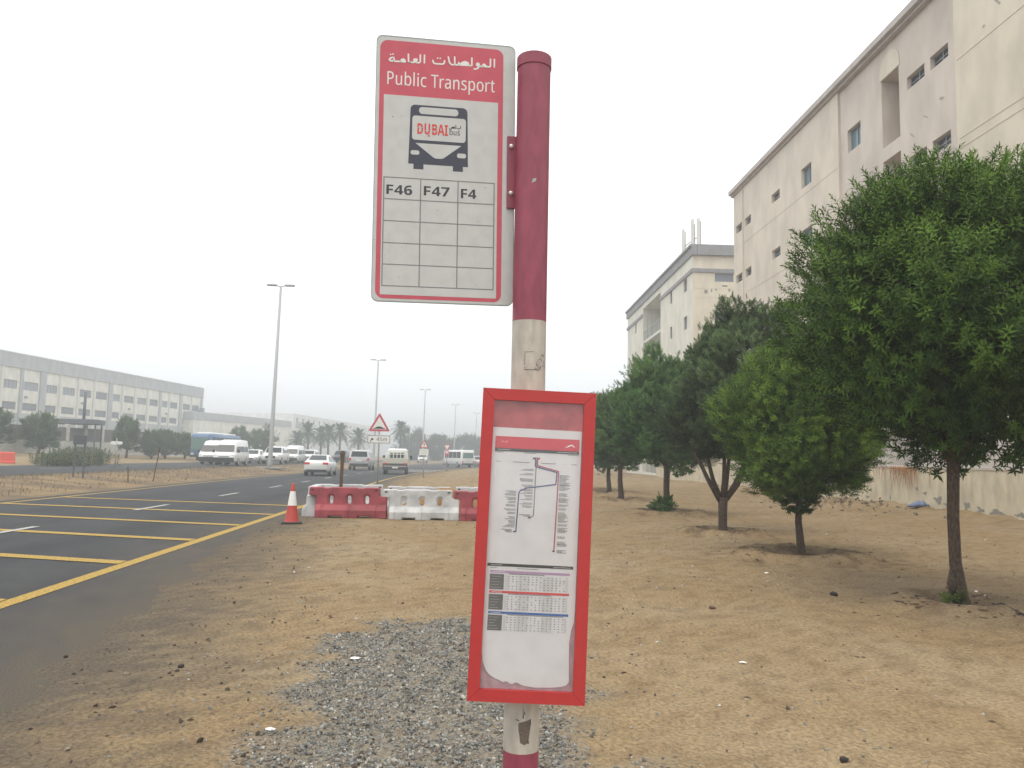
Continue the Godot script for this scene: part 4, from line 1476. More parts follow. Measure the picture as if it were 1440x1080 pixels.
	var c := part(o, "timetable_case", st, M.frame_red, ct)
	var w := 181.5
	var h := 483.5
	var iw := 144.0
	var ih := 447.0
	for e in [[[-w, h], [-iw, ih], [iw, ih], [w, h]], [[-w, -h], [w, -h], [iw, -ih], [-iw, -ih]], [[-w, h], [-w, -h], [-iw, -ih], [-iw, ih]], [[w, -h], [w, h], [iw, ih], [iw, -ih]]]:
		st = begin()
		# every bar is mitred, a hair short of its neighbours, and its outer edge is chamfered
		var mid := Vector2.ZERO
		for p in e:
			mid += Vector2(p[0], p[1]) * 0.25
		var q := PackedVector2Array()
		for p in e:
			var v := Vector2(p[0], p[1])
			q.append(v + (mid - v).normalized() * 0.55)
		prism(st, q, -0.030, 0.0, 0.001)
		part(c, "frame_bar", st, M.frame_red)
	st = begin()
	flat_rect(st, -w + 1, -h + 1, w - 1, h - 1, -0.0175)
	part(c, "back_panel", st, M.panel_pink)
	st = begin()
	flat_rect(st, -iw - 1, 357, iw + 1, ih + 1, -0.0165)
	part(c, "header_panel", st, M.panel_red)
	st = begin()
	var sheet_pts := [[-143.5, 360.5], [-143.5, -340], [-139, -368]]
	for p in [[-128.4, -392], [-118, -405], [-103.3, -414], [-88, -420], [-72.2, -427.6], [-66, -424], [-60.2, -424.2], [-52, -430], [-44.6, -432.3], [-37, -428], [-29.7, -425.9], [-16, -433], [-5, -435.8], [10, -437], [25.7, -439.4], [50, -438], [74.3, -437.5], [92, -436], [110.6, -432.9], [124, -428], [131.4, -418], [129, -360], [127.5, -299], [132, -262], [139.8, -239], [141.5, -200], [141.5, 359]]:
		sheet_pts.append(p)
	flat_poly(st, ngon(sheet_pts), -0.0150)
	var paper := part(c, "printed_sheet", st, M.paper)
	build_timetable_print(paper)
	st = begin()
	box(st, Vector3(0, 0, -0.0085), Vector3(0.292, 0.898, 0.003))
	part(c, "pane", st, M.pane)

func small_lines(st: SurfaceTool, x0: float, x1: float, y: float, n: int, z: float, right: bool, col: Color) -> void: # print too small to read
	for i in n:
		var l := (x1 - x0) * rng.randf_range(0.5, 1.0)
		var x := x1 - l if right else x0
		var e := x + l
		while x < e:
			var wd := rng.randf_range(2.0, 6.0)
			flat_rect(st, x, y - i * 3.6, minf(x + wd, e), y - i * 3.6 + 1.9, z, col)
			x += wd + 0.9

func build_timetable_print(paper: Node3D) -> void:
	rng.seed = 77
	var z := -0.0142
	var z2 := -0.0137
	var ink := Color(0.10, 0.10, 0.11)
	var grey := Color(0.20, 0.20, 0.21)
	var red := Color(0.58, 0.045, 0.07)
	var blue := Color(0.05, 0.12, 0.34)
	var st := begin()
	flat_rect(st, -134.5, 290, 135, 332, z, red)
	flat_rect(st, -134, 285, 135, 294.5, z2, Color(0.045, 0.045, 0.05))
	flat_poly(st, ngon([[88, 304], [100, 312], [112, 316.5], [115, 313], [121, 308.5], [119.5, 306.5], [113, 310.5], [110, 312], [102, 308]]), z2, Color(0.8, 0.78, 0.78))
	flat_rect(st, -115, 312, -106, 318, z2, Color(0.68, 0.2, 0.22))
	flat_rect(st, -102, 312, -94, 318, z2, Color(0.68, 0.2, 0.22))
	small_lines(st, -126, -60, 288.8, 1, -0.0132, false, Color(0.5, 0.5, 0.5))
	small_lines(st, 56, 128, 288.8, 1, -0.0132, true, Color(0.5, 0.5, 0.5))
	small_lines(st, -134, -100, 281, 1, z, false, grey)
	small_lines(st, 98, 134, 281, 1, z, true, grey)
	small_lines(st, -40, 20, 281, 1, z, false, ink)
	small_lines(st, -128, -102, 251, 1, z, false, ink)
	small_lines(st, -74, -16, 251, 1, z, false, ink)
	small_lines(st, 16, 74, 251, 1, z, false, ink)
	small_lines(st, 104, 130, 251, 1, z, true, ink)
	flat_rect(st, -102, 252, -74, 252.6, z, Color(0.5, 0.5, 0.5))
	flat_rect(st, 74, 252, 104, 252.6, z, Color(0.5, 0.5, 0.5))
	flat_rect(st, -12, 263, -4, 269, z, ink)
	flat_rect(st, 3, 263, 11, 269, z, red)
	# the three routes
	flat_stroke(st, [[1.0, 270], [-0.5, 240], [-2.0, 86], [-12, 79]], 2.8, z, grey)
	flat_stroke(st, [[-3.6, 268], [-3.2, 240.5], [67, 225], [64.5, 187], [1, 176], [-28, 171.5], [-48, 161.5], [-51.5, 155], [-55.5, 34]], 3.4, z2, Color(0.06, 0.09, 0.22))
	flat_stroke(st, [[3.6, 268], [3.2, 244], [72, 228.5], [70.0, 100], [67.2, -22]], 3.2, -0.0132, Color(0.42, 0.05, 0.09))
	for p in [[-60, 33.5], [66, -22], [-15, 79]]:
		flat_rect(st, p[0] - 4, p[1] - 2, p[0] + 4, p[1] + 2, -0.0127, ink)
	for y in [232, 217, 201, 181, 166, 158, 148, 138, 124, 115]:
		small_lines(st, -52, -8, y - rng.randf() * 2, 2 + rng.randi() % 2, z, true, grey)
	small_lines(st, -50, -12, 86, 2, z, true, ink)
	for y in [160, 150, 140, 127, 117, 103, 92, 80, 67, 55]:
		small_lines(st, -97, -60, y - rng.randf() * 2, 2 + rng.randi() % 2, z, true, grey)
	small_lines(st, -104, -68, 38, 3, z, true, ink)
	for y in [216, 206, 192, 183, 172, 158, 145, 136, 123, 112, 98, 87, 76, 62, 50, 40, 24, 8, -2]:
		small_lines(st, 76, 112, y - rng.randf() * 2, 2 + rng.randi() % 2, z, false, grey)
	small_lines(st, 76, 112, -20, 3, z, false, ink)
	# timetables
	flat_rect(st, -139.5, -76, 130.5, -67, z, Color(0.04, 0.04, 0.045))
	small_lines(st, -128, -64, -73, 1, z2, false, Color(0.5, 0.5, 0.5))
	small_lines(st, 50, 124, -73, 1, z2, true, Color(0.5, 0.5, 0.5))
	small_lines(st, -130, -108, -82, 1, z, false, grey)
	small_lines(st, -45, 20, -82, 1, z, false, grey)
	var bars := [Color(0.42, 0.26, 0.42), Color(0.60, 0.06, 0.07), Color(0.05, 0.13, 0.38)]
	var tops := [-89.0, -151.0, -214.0]
	for i in 3:
		var y: float = tops[i]
		flat_rect(st, -129.5, y - 7.0, 121, y, z, bars[i])
		small_lines(st, -122, -80, y - 5, 1, z2, false, Color(0.7, 0.65, 0.7))
		var y0 := y - 13.0
		var y1 := y - 58.0
		flat_rect(st, -130, y1, -85.5, y0 + 2, z, Color(0.12, 0.12, 0.125))
		for j in 5:
			small_lines(st, -127, -92, y0 - 6 - j * 8.5, 1, z2, false, Color(0.34, 0.34, 0.35))
		for cc in [[-82, -74], [-40, -5], [36, 70], [108, 116]]:
			flat_rect(st, cc[0], y1, cc[1], y0, z, Color(0.56, 0.55, 0.56))
		for j in 6:
			for q in 15:
				if rng.randf() < 0.9:
					var x := -72.0 + q * 12.4
					flat_rect(st, x, y0 - 5 - j * 7.6, x + rng.randf_range(2.5, 5.5), y0 - 2.6 - j * 7.6, z2, grey * 0.9)
		small_lines(st, -70, 110, y0 + 3, 1, z2, false, ink)
	part(paper, "print", st, M.print)
# ---------------------------------------------------------------- plastic barriers, by surface nets
func surface_net(sdf: Callable, lo: Vector3, hi: Vector3, cell: float) -> ArrayMesh:
	var n := Vector3i(((hi - lo) / cell).ceil()) + Vector3i.ONE
	var f := PackedFloat32Array()
	f.resize(n.x * n.y * n.z)
	var i := 0
	for z in n.z:
		for y in n.y:
			for x in n.x:
				f[i] = sdf.call(lo + Vector3(x, y, z) * cell)
				i += 1
	var sx := 1
	var sy := n.x
	var sz := n.x * n.y
	var id := PackedInt32Array()
	id.resize(f.size())
	id.fill(-1)
	var v := PackedVector3Array()
	var corners := [0, sx, sy, sx + sy, sz, sz + sx, sz + sy, sz + sx + sy]
	var cpos := []
	for k in 8:
		cpos.append(Vector3(k & 1, (k >> 1) & 1, (k >> 2) & 1))
	var edges := [[0, 1], [2, 3], [4, 5], [6, 7], [0, 2], [1, 3], [4, 6], [5, 7], [0, 4], [1, 5], [2, 6], [3, 7]]
	for z in n.z - 1:
		for y in n.y - 1:
			for x in n.x - 1:
				var b := x + y * sy + z * sz
				var neg := 0
				for k in 8:
					if f[b + corners[k]] < 0.0:
						neg += 1
				if neg == 0 or neg == 8:
					continue
				var s := Vector3.ZERO
				var m := 0
				for e in edges:
					var a0 := f[b + corners[e[0]]]
					var a1 := f[b + corners[e[1]]]
					if (a0 < 0.0) != (a1 < 0.0):
						s += cpos[e[0]].lerp(cpos[e[1]], a0 / (a0 - a1))
						m += 1
				id[b] = v.size()
				v.append(lo + (Vector3(x, y, z) + s / m) * cell)
	var ix := PackedInt32Array()
	for z in range(1, n.z - 1):
		for y in range(1, n.y - 1):
			for x in range(1, n.x - 1):
				var b := x + y * sy + z * sz
				var inside := f[b] < 0.0
				for ax in 3:
					var d: int = [sx, sy, sz][ax]
					var other := f[b + d] < 0.0
					if inside == other:
						continue
					var u: int = [sy, sz, sx][ax]
					var w: int = [sz, sx, sy][ax]
					var q := [id[b - u - w], id[b - w], id[b], id[b - u]]
					if inside: # outward is along +axis: counter-clockwise, given clockwise to Godot
						ix.append_array([q[0], q[2], q[1], q[0], q[3], q[2]])
					else:
						ix.append_array([q[0], q[1], q[2], q[0], q[2], q[3]])
	var nr := PackedVector3Array()
	for p in v:
		var e := cell * 0.5
		nr.append(Vector3(sdf.call(p + Vector3(e, 0, 0)) - sdf.call(p - Vector3(e, 0, 0)), sdf.call(p + Vector3(0, e, 0)) - sdf.call(p - Vector3(0, e, 0)), sdf.call(p + Vector3(0, 0, e)) - sdf.call(p - Vector3(0, 0, e))).normalized())
	var a := []
	a.resize(Mesh.ARRAY_MAX)
	a[Mesh.ARRAY_VERTEX] = v
	a[Mesh.ARRAY_NORMAL] = nr
	a[Mesh.ARRAY_INDEX] = ix
	var mesh := ArrayMesh.new()
	mesh.add_surface_from_arrays(Mesh.PRIMITIVE_TRIANGLES, a)
	return mesh

func smax(a: float, b: float, k: float) -> float:
	var h := clampf(0.5 + 0.5 * (a - b) / k, 0.0, 1.0)
	return lerpf(b, a, h) + k * h * (1.0 - h)

func barrier_sdf(p: Vector3) -> float:
	var y := p.y
	var t := 0.225
	if y > 0.20:
		t = lerpf(0.225, 0.125, clampf((y - 0.20) / 0.13, 0.0, 1.0))
	if y > 0.33:
		t = lerpf(0.125, 0.105, clampf((y - 0.33) / 0.4, 0.0, 1.0))
	var d := (absf(p.z) - t) * 0.85
	# interlocking ends: the top reaches over on the left, the foot under on the right
	var x0 := -0.97 if y > 0.55 else -0.80
	var x1 := 0.79 if y > 0.55 else 0.97
	d = smax(d, maxf(x0 - p.x, p.x - x1) * 0.8, 0.03)
	var top := 0.765 - 0.018 * smoothstep(0.05, 0.0, absf(absf(p.x + 0.1) - 0.42) - 0.06)
	d = smax(d, maxf(y - top, -y), 0.03)
	for hx in [-0.42, 0.03, 0.47]:
		var q := Vector2(p.x - hx, maxf(absf(y - 0.455) - 0.052, 0.0))
		d = smax(d, 0.052 - q.length(), 0.02)
		# a shallow dish round every hole
		d = smax(d, minf(0.088 - q.length(), absf(p.z) - (t - 0.02)), 0.012)
	for fx in [-0.30, 0.42]:
		var q := Vector2(absf(p.x - fx) - 0.16, y - 0.055)
		d = smax(d, -maxf(q.x, q.y), 0.03)
	# upright ribs on the wide foot
	if y < 0.30:
		for fx in [-0.62, 0.06, 0.74]:
			d = smax(d, 0.03 - Vector2(p.x - fx, (absf(p.z) - t) * 1.4).length(), 0.03)
	return d

func build_barriers() -> void:
	var mesh := surface_net(barrier_sdf, Vector3(-1.04, -0.06, -0.30), Vector3(1.04, 0.84, 0.30), 0.02)
	var list := [
		["red plastic barrier at the left end of the front row, behind the traffic cone", -2.62, -20.35, 0.0, "bar_red"],
		["dirty white plastic barrier in the middle of the front row between the red ones", -0.80, -20.40, 1.5, "bar_white"],
		["red plastic barrier at the right end of the front row, mostly behind the timetable frame", 1.0, -20.38, -2.0, "bar_red"],
		["white plastic barrier at the left side, end-on behind the first red barrier", -3.62, -21.35, -86.0, "bar_white"],
		["white plastic barrier at the left of the rear row", -2.75, -22.6, 4.0, "bar_white"],
		["white plastic barrier in the middle of the rear row next to the sand heap", -0.85, -22.5, -3.0, "bar_white"],
		["white plastic barrier at the right of the rear row, cut by the timetable frame", 1.05, -22.6, 2.0, "bar_white"]]
	for b in list:
		var o := thing("water_barrier", b[0], "barrier", Vector3(b[1], ground_y(b[1], b[2]) - 0.01, b[2]), b[3], "plastic barriers round the road works")
		part(o, "body", mesh, M[b[4]])
		var st := begin()
		for x in [-0.88, 0.70]:
			box(st, Vector3(x, 0.70, 0.1125), Vector3(0.07, 0.03, 0.004))
		part(o, "filler_plug", st, M.rubber)
		if b[4] == "bar_white":
			rng.seed = int(b[1] * 100 + 900)
			st = begin()
			for i in 9:
				var x := rng.randf_range(-0.7, 0.85)
				var y := rng.randf_range(0.36, 0.72)
				var w := rng.randf_range(0.02, 0.09)
				box(st, Vector3(x, y, 0.119 - (y - 0.36) * 0.05), Vector3(w, w * 0.25, 0.012))
			part(o, "scuff_mark", st, M.galv)
	# heap of orange sand inside the enclosure
	var st := begin(false)
	var rings := []
	for j in 7:
		var ring := []
		for k in 20:
			var t := -TAU * k / 20
			var r := 1.35 * (1.0 - j / 6.5) * (1.0 + 0.25 * patchy.get_noise_2d(cos(t) * 1.5 + j, sin(t) * 1.5))
			ring.append(Vector3(cos(t) * r * 1.25, 0.80 * (1.0 - pow(1.0 - j / 6.0, 1.2)) - 0.04, sin(t) * r * 0.42))
		rings.append(ring)
	loft(st, rings)
	var heap := part(self, "sand_heap", st, mat(0.40, 0.23, 0.095, 0.95, 0.0, M.ground.albedo_texture, Vector3.ONE, M.ground.heightmap_texture, 5.0))
	heap.position = Vector3(-0.2, 0.0, -21.5)
	tag(heap, "heap of orange sand inside the ring of plastic barriers", "sand heap")
	# timber post
	st = begin()
	box(st, Vector3(0, 0.83, 0), Vector3(0.085, 1.75, 0.075), 0.006)
	box(st, Vector3(0.0, 1.60, 0.04), Vector3(0.13, 0.14, 0.02), 0.004)
	var post := part(self, "timber_post", st, M.wood)
	post.position = Vector3(-3.05, 0, -21.9)
	post.rotation.z = deg_to_rad(-1.0)
	tag(post, "weathered brown timber post standing inside the ring of plastic barriers", "post")
	# traffic cone
	var c := thing("traffic_cone", "orange-red traffic cone with a white collar beside the first red barrier", "cone", Vector3(-3.62, ground_y(-3.62, -18.38) - 0.005, -18.38), 12.0)
	st = begin()
	box(st, Vector3(0, 0.025, 0), Vector3(0.46, 0.05, 0.46), 0.012)
	part(c, "base", st, M.rubber)
	st = begin(false)
	lathe(st, [Vector2(0.165, 0.05), Vector2(0.155, 0.07), Vector2(0.100, 0.41)], 24)
	part(c, "body", st, M.cone_red)
	st = begin(false)
	lathe(st, [Vector2(0.102, 0.41), Vector2(0.057, 0.73)], 24)
	part(c, "white_collar", st, M.white)
	st = begin(false)
	lathe(st, [Vector2(0.055, 0.73), Vector2(0.028, 0.905), Vector2(0.02, 0.915), Vector2(0, 0.915)], 24)
	part(c, "tip", st, M.cone_red)

# ---------------------------------------------------------------- road signs
func triangle(size: float, round_r: float, up := true) -> PackedVector2Array:
	var p := PackedVector2Array()
	var r := size / sqrt(3.0)
	for k in 3:
		var a := deg_to_rad((90.0 if up else -90.0) + 120.0 * k)
		var c := Vector2(cos(a), sin(a)) * (r - 2.0 * round_r)
		for i in 5:
			var t := a + deg_to_rad(-60.0 + 30.0 * i)
			p.append(c + Vector2(cos(t), sin(t)) * round_r)
	return p

func triangle_sign(called: String, label: String, at: Vector3, size: float, centre: float, up: bool, pole_top: float) -> Node3D:
	var o := thing(called, label, "road sign", at)
	var st := begin(false)
	tube(st, [Vector3(0, -0.2, -0.05), Vector3(0, pole_top, -0.05)], [0.045, 0.045], 10)
	part(o, "pole", st, M.galv)
	st = begin()
	prism(st, triangle(size, 0.05, up), -0.012, 0.0)
	var b := part(o, "sign_plate", st, M.print_red, Transform3D(Basis(), Vector3(0, centre, 0.02)))
	st = begin()
	flat_poly(st, triangle(size * 0.68, 0.01, up), 0.004, Color.WHITE, 1.0)
	part(b, "white_field", st, M.white)
	return b

func build_road_signs() -> void:
	var b := triangle_sign("warning_sign", "red triangular speed hump warning sign with a distance plate below it", Vector3(-4.1, 0, -43.6), 1.18, 3.25, true, 3.6)
	var o := b.get_parent()
	var st := begin()
	var hump := []
	for i in 13:
		hump.append([-0.26 + 0.52 * i / 12.0, -0.17 + 0.10 * sin(PI * i / 12.0)])
	flat_poly(st, ngon([[-0.33, -0.205], [0.33, -0.205], [0.33, -0.17]] + reversed(hump) + [[-0.33, -0.17]]), 0.008, Color.WHITE, 1.0)
	part(b, "hump_symbol", st, M.ink)
	st = begin()
	prism(st, rounded(-0.63, -0.23, 0.63, 0.23, 0.05), -0.012, 0.0)
	var p := part(o, "distance_plate", st, M.white, Transform3D(Basis(), Vector3(0, 2.47, 0.02)))
	st = begin()
	ring_poly(st, rounded(-0.61, -0.21, 0.61, 0.21, 0.045), rounded(-0.585, -0.185, 0.585, 0.185, 0.03), 0.003, Color.WHITE, 1.0)
	part(p, "border", st, M.ink)
	write(p, "lettering", "45m", -130, -90, 440, 200, 0.003, M.ink)
	st = begin()
	flat_stroke(st, [[-0.30, -0.02], [-0.34, 0.05], [-0.40, 0.04], [-0.40, -0.02], [-0.30, -0.02], [-0.42, -0.03], [-0.46, -0.14]], 0.04, 0.003, Color.WHITE, 1.0)
	part(p, "arabic_lettering", st, M.ink)
	b = triangle_sign("warning_sign", "small red triangular exclamation mark warning sign further along the right verge", Vector3(-2.2, 0, -58.8), 0.70, 2.42, true, 2.6)
	o = b.get_parent()
	st = begin()
	flat_poly(st, ngon([[-0.035, 0.13], [-0.022, -0.03], [0.022, -0.03], [0.035, 0.13]]), 0.008, Color.WHITE, 1.0)
	flat_poly(st, rounded(-0.028, -0.10, 0.028, -0.05, 0.02), 0.008, Color.WHITE, 1.0)
	part(b, "exclamation_symbol", st, M.ink)
	st = begin()
	prism(st, rounded(-0.33, -0.22, 0.33, 0.22, 0.04), -0.012, 0.0)
	p = part(o, "text_plate", st, M.white, Transform3D(Basis(), Vector3(0, 1.90, 0.02)))
	st = begin()
	rng.seed = 4
	for y in [0.09, -0.08]:
		flat_stroke(st, [[-0.22, y], [-0.12, y + 0.03], [-0.05, y - 0.01], [0.05, y + 0.02], [0.14, y - 0.02], [0.22, y + 0.02]], 0.03, 0.003, Color.WHITE, 1.0)
	part(p, "text_line", st, M.galv)
	b = triangle_sign("give_way_sign", "inverted red give way triangle at the corner of the side road", Vector3(-0.75, 0, -85.0), 0.82, 2.65, false, 2.8)
	o = b.get_parent()
	st = begin()
	prism(st, rounded(-0.21, -0.26, 0.21, 0.26, 0.04), -0.012, 0.0)
	p = part(o, "lower_plate", st, M.print_red, Transform3D(Basis(), Vector3(0, 2.0, 0.02)))
	st = begin()
	flat_poly(st, rounded(-0.12, -0.05, 0.12, 0.18, 0.03), 0.004, Color.WHITE, 1.0)
	part(p, "white_field", st, M.white)

func reversed(a: Array) -> Array:
	var b := a.duplicate()
	b.reverse()
	return b

# ---------------------------------------------------------------- street lamps
func build_lamps() -> void:
	var spots := [["tall double-armed street lamp nearest on the median, left of the white car", -15.86, -70.0, 0.32], ["double-armed street lamp second along the median, above the hump warning sign", -12.3, -123.0, 0.3], ["double-armed street lamp third along the median, above the exclamation sign", -6.92, -176.0, 0.3], ["double-armed street lamp fourth along the median, thin above the give way sign", -0.03, -225.0, 0.3], ["farthest double-armed street lamp, hazy beside the timetable frame", 7.07, -265.0, 0.3]]
	var o: Node3D
	for i in spots.size():
		var s: Array = spots[i]
		if i > 0:
			dup(o, Vector3(s[1], s[3], s[2]), s[0])
			continue
		o = thing("street_lamp", s[0], "street lamp", Vector3(s[1], s[3], s[2]), 0, "street lamps along the median")
		var st := begin(false)
		tube(st, [Vector3(0, 0, 0), Vector3(0.02, 0.5, 0), Vector3(0.24, 16.0, 0)], [0.26, 0.20, 0.095], 14)
		part(o, "pole", st, M.galv)
		st = begin()
		box(st, Vector3(0, 0.02, 0), Vector3(2.2, 0.16, 1.6), 0.03)
		part(o, "footing", st, M.conc)
		for e in [-1.0, 1.0]:
			st = begin(false)
			tube(st, [Vector3(0.24, 15.95, 0), Vector3(0.24 + e * 0.45, 16.06, 0)], [0.05, 0.045], 8)
			var arm := part(o, "arm", st, M.galv)
			st = begin()
			box(st, Vector3(0.24 + e * 0.78, 16.08, 0), Vector3(0.86, 0.16, 0.34), 0.04)
			part(arm, "lamp_head", st, M.galv)
# ---------------------------------------------------------------- vehicles: local -z is their front
func station(z: float, yb: float, belt: float, roof: float, w: float, wr: float) -> Array:
	var ring := [Vector3(-w * 0.90, yb, z), Vector3(-w, yb + 0.16, z), Vector3(-w, lerpf(yb, belt, 0.75), z), Vector3(-w * 0.975, belt, z), Vector3(-wr, maxf(roof - 0.09, belt + 0.004), z), Vector3(-wr * 0.86, roof, z)]
	for i in range(5, -1, -1):
		ring.append(Vector3(-ring[i].x, ring[i].y, z))
	return ring

func vehicle(called: String, label: String, category: String, at: Vector3, yaw: float, paint: Material, d: Dictionary) -> Node3D:
	var o := thing(called, label, category, at, yaw)
	var rings := []
	for s in d.body:
		rings.append(station(s[0], s[1], s[2], s[3], s[4], s[5]))
	var st := begin(false)
	loft(st, rings)
	part(o, "body", st, paint)
	var w: float = d.w
	var wr: float = d.wr
	for poly in d.get("side", []):
		for e in [-1.0, 1.0]:
			st = begin()
			var pts := []
			for p in poly:
				pts.append(Vector3(e * (lerpf(w * 0.975, wr, clampf((p[1] - d.belt) / (d.roof - 0.09 - d.belt), 0, 1)) + 0.012), p[1], p[0]))
			for i in range(1, pts.size() - 1):
				if e > 0:
					tri(st, pts[0], pts[i + 1], pts[i])
				else:
					tri(st, pts[0], pts[i], pts[i + 1])
			part(o, "side_window", st, M.glass)
	for g in [["rear_window", 1.0], ["windscreen", -1.0]]:
		if d.has(g[0]):
			var q: Array = d[g[0]] # z and y of its foot, z and y of its head, half widths
			st = begin()
			var f: float = g[1] * 0.03
			var a := Vector3(-q[4], q[1] + 0.012, q[0] + f)
			var b := Vector3(q[4], q[1] + 0.012, q[0] + f)
			var c := Vector3(q[5], q[3] + 0.012, q[2] + f)
			var e := Vector3(-q[5], q[3] + 0.012, q[2] + f)
			if g[1] > 0:
				quad(st, a, b, c, e)
			else:
				quad(st, b, a, e, c)
			part(o, g[0], st, d.get("glass", M.glass))
	for z in d.wheels:
		for e in [-1.0, 1.0]:
			st = begin(false)
			var r: float = d.r
			lathe(st, [Vector2(0, -0.1), Vector2(r * 0.92, -0.1), Vector2(r, -0.07), Vector2(r, 0.07), Vector2(r * 0.92, 0.1), Vector2(0, 0.1)], 18)
			var wh := part(o, "wheel", st, M.rubber, Transform3D(Basis(Vector3.BACK, -e * PI / 2), Vector3(e * (w - 0.09), r, z)))
			st = begin()
			lathe(st, [Vector2(r * 0.62, 0.1), Vector2(r * 0.55, 0.112), Vector2(r * 0.15, 0.105), Vector2(0, 0.115)], 10)
			part(wh, "rim", st, M.steel)
	for l in d.get("lights", []): # name, x, y, z, width, height, material
		for e in [-1.0, 1.0]:
			st = begin()
			box(st, Vector3(e * l[1], l[2], l[3]), Vector3(l[4], l[5], 0.08), 0.015)
			part(o, l[0], st, l[6])
	for l in d.get("trim", []): # name, centre, size, material
		st = begin()
		box(st, l[1], l[2], 0.012)
		part(o, l[0], st, l[3])
	return o

func sedan_shape() -> Dictionary:
	return {"w": 0.90, "wr": 0.62, "belt": 0.93, "roof": 1.45, "r": 0.32, "wheels": [1.38, -1.36],
		"body": [[2.30, 0.42, 0.86, 0.90, 0.72, 0.66], [2.22, 0.30, 0.96, 1.00, 0.82, 0.76], [1.75, 0.24, 0.98, 1.06, 0.89, 0.76], [0.95, 0.22, 0.95, 1.42, 0.90, 0.62], [0.1, 0.22, 0.93, 1.46, 0.90, 0.63], [-0.5, 0.22, 0.92, 1.40, 0.90, 0.62], [-1.25, 0.22, 0.90, 0.97, 0.90, 0.80], [-2.05, 0.26, 0.74, 0.79, 0.84, 0.74], [-2.30, 0.38, 0.62, 0.66, 0.66, 0.56]],
		"side": [[[1.5, 0.99], [0.85, 1.34], [-0.42, 1.32], [-1.05, 0.97]]],
		"rear_window": [1.68, 1.115, 1.02, 1.41, 0.62, 0.50], "windscreen": [-1.18, 1.03, -0.56, 1.37, 0.64, 0.52],
		"lights": [["tail_light", 0.62, 0.86, 2.27, 0.36, 0.16, M.tail], ["headlight", 0.60, 0.64, -2.24, 0.32, 0.13, M.lamp_clear]],
		"trim": [["number_plate", Vector3(0, 0.80, 2.27), Vector3(0.5, 0.12, 0.05), M.white], ["rear_bumper", Vector3(0, 0.36, 2.24), Vector3(1.40, 0.16, 0.16), M.rubber], ["grille", Vector3(0, 0.5, -2.26), Vector3(0.9, 0.16, 0.08), M.rubber]]}

func suv_shape() -> Dictionary:
	return {"w": 0.97, "wr": 0.76, "belt": 1.12, "roof": 1.80, "r": 0.38, "wheels": [1.42, -1.45],
		"body": [[2.40, 0.50, 1.06, 1.12, 0.86, 0.80], [2.34, 0.36, 1.14, 1.30, 0.93, 0.82], [2.10, 0.32, 1.14, 1.76, 0.97, 0.76], [1.6, 0.32, 1.13, 1.82, 0.97, 0.77], [0.0, 0.32, 1.11, 1.83, 0.97, 0.77], [-0.55, 0.32, 1.10, 1.78, 0.97, 0.76], [-1.15, 0.32, 1.10, 1.16, 0.97, 0.88], [-2.2, 0.36, 1.02, 1.07, 0.93, 0.84], [-2.42, 0.46, 0.84, 0.88, 0.80, 0.72]],
		"side": [[[2.0, 1.18], [1.9, 1.66], [-0.45, 1.66], [-0.95, 1.16]]],
		"rear_window": [2.38, 1.22, 2.17, 1.68, 0.74, 0.66], "windscreen": [-1.10, 1.18, -0.60, 1.70, 0.80, 0.70],
		"lights": [["tail_light", 0.80, 1.0, 2.40, 0.18, 0.24, M.tail], ["headlight", 0.72, 0.92, -2.30, 0.34, 0.18, M.lamp_clear]],
		"trim": [["rear_bumper", Vector3(0, 0.50, 2.36), Vector3(1.60, 0.22, 0.16), M.rubber], ["number_plate", Vector3(0, 0.86, 2.40), Vector3(0.52, 0.13, 0.04), M.white], ["grille", Vector3(0, 0.74, -2.38), Vector3(1.0, 0.28, 0.08), M.rubber]]}

func van_shape() -> Dictionary:
	return {"w": 0.94, "wr": 0.76, "belt": 1.12, "roof": 2.24, "r": 0.34, "wheels": [1.45, -1.25],
		"body": [[2.40, 0.42, 1.1, 2.12, 0.90, 0.72], [2.30, 0.30, 1.12, 2.24, 0.94, 0.76], [0.0, 0.28, 1.12, 2.27, 0.94, 0.77], [-1.1, 0.28, 1.12, 2.18, 0.94, 0.74], [-1.65, 0.28, 1.11, 1.82, 0.94, 0.70], [-2.10, 0.28, 1.08, 1.20, 0.93, 0.80], [-2.36, 0.32, 0.92, 0.98, 0.88, 0.78], [-2.44, 0.44, 0.70, 0.74, 0.80, 0.72]],
		"side": [[[2.1, 1.20], [2.1, 1.66], [1.0, 1.68], [1.0, 1.20]], [[0.9, 1.20], [0.9, 1.68], [-0.5, 1.68], [-0.5, 1.20]], [[-0.6, 1.20], [-0.6, 1.68], [-1.35, 1.66], [-1.78, 1.18]]],
		"windscreen": [-2.12, 1.22, -1.66, 1.78, 0.80, 0.68], "rear_window": [2.40, 1.25, 2.36, 1.8, 0.7, 0.64],
		"lights": [["headlight", 0.70, 0.84, -2.36, 0.26, 0.20, M.lamp_clear], ["tail_light", 0.84, 1.0, 2.36, 0.12, 0.4, M.tail]],
		"trim": [["bumper", Vector3(0, 0.50, -2.40), Vector3(1.70, 0.40, 0.16), M.rubber], ["grille", Vector3(0, 0.80, -2.43), Vector3(0.9, 0.10, 0.06), M.galv], ["mirror", Vector3(1.06, 1.25, -1.75), Vector3(0.16, 0.24, 0.12), M.rubber], ["mirror", Vector3(-1.06, 1.25, -1.75), Vector3(0.16, 0.24, 0.12), M.rubber]]}

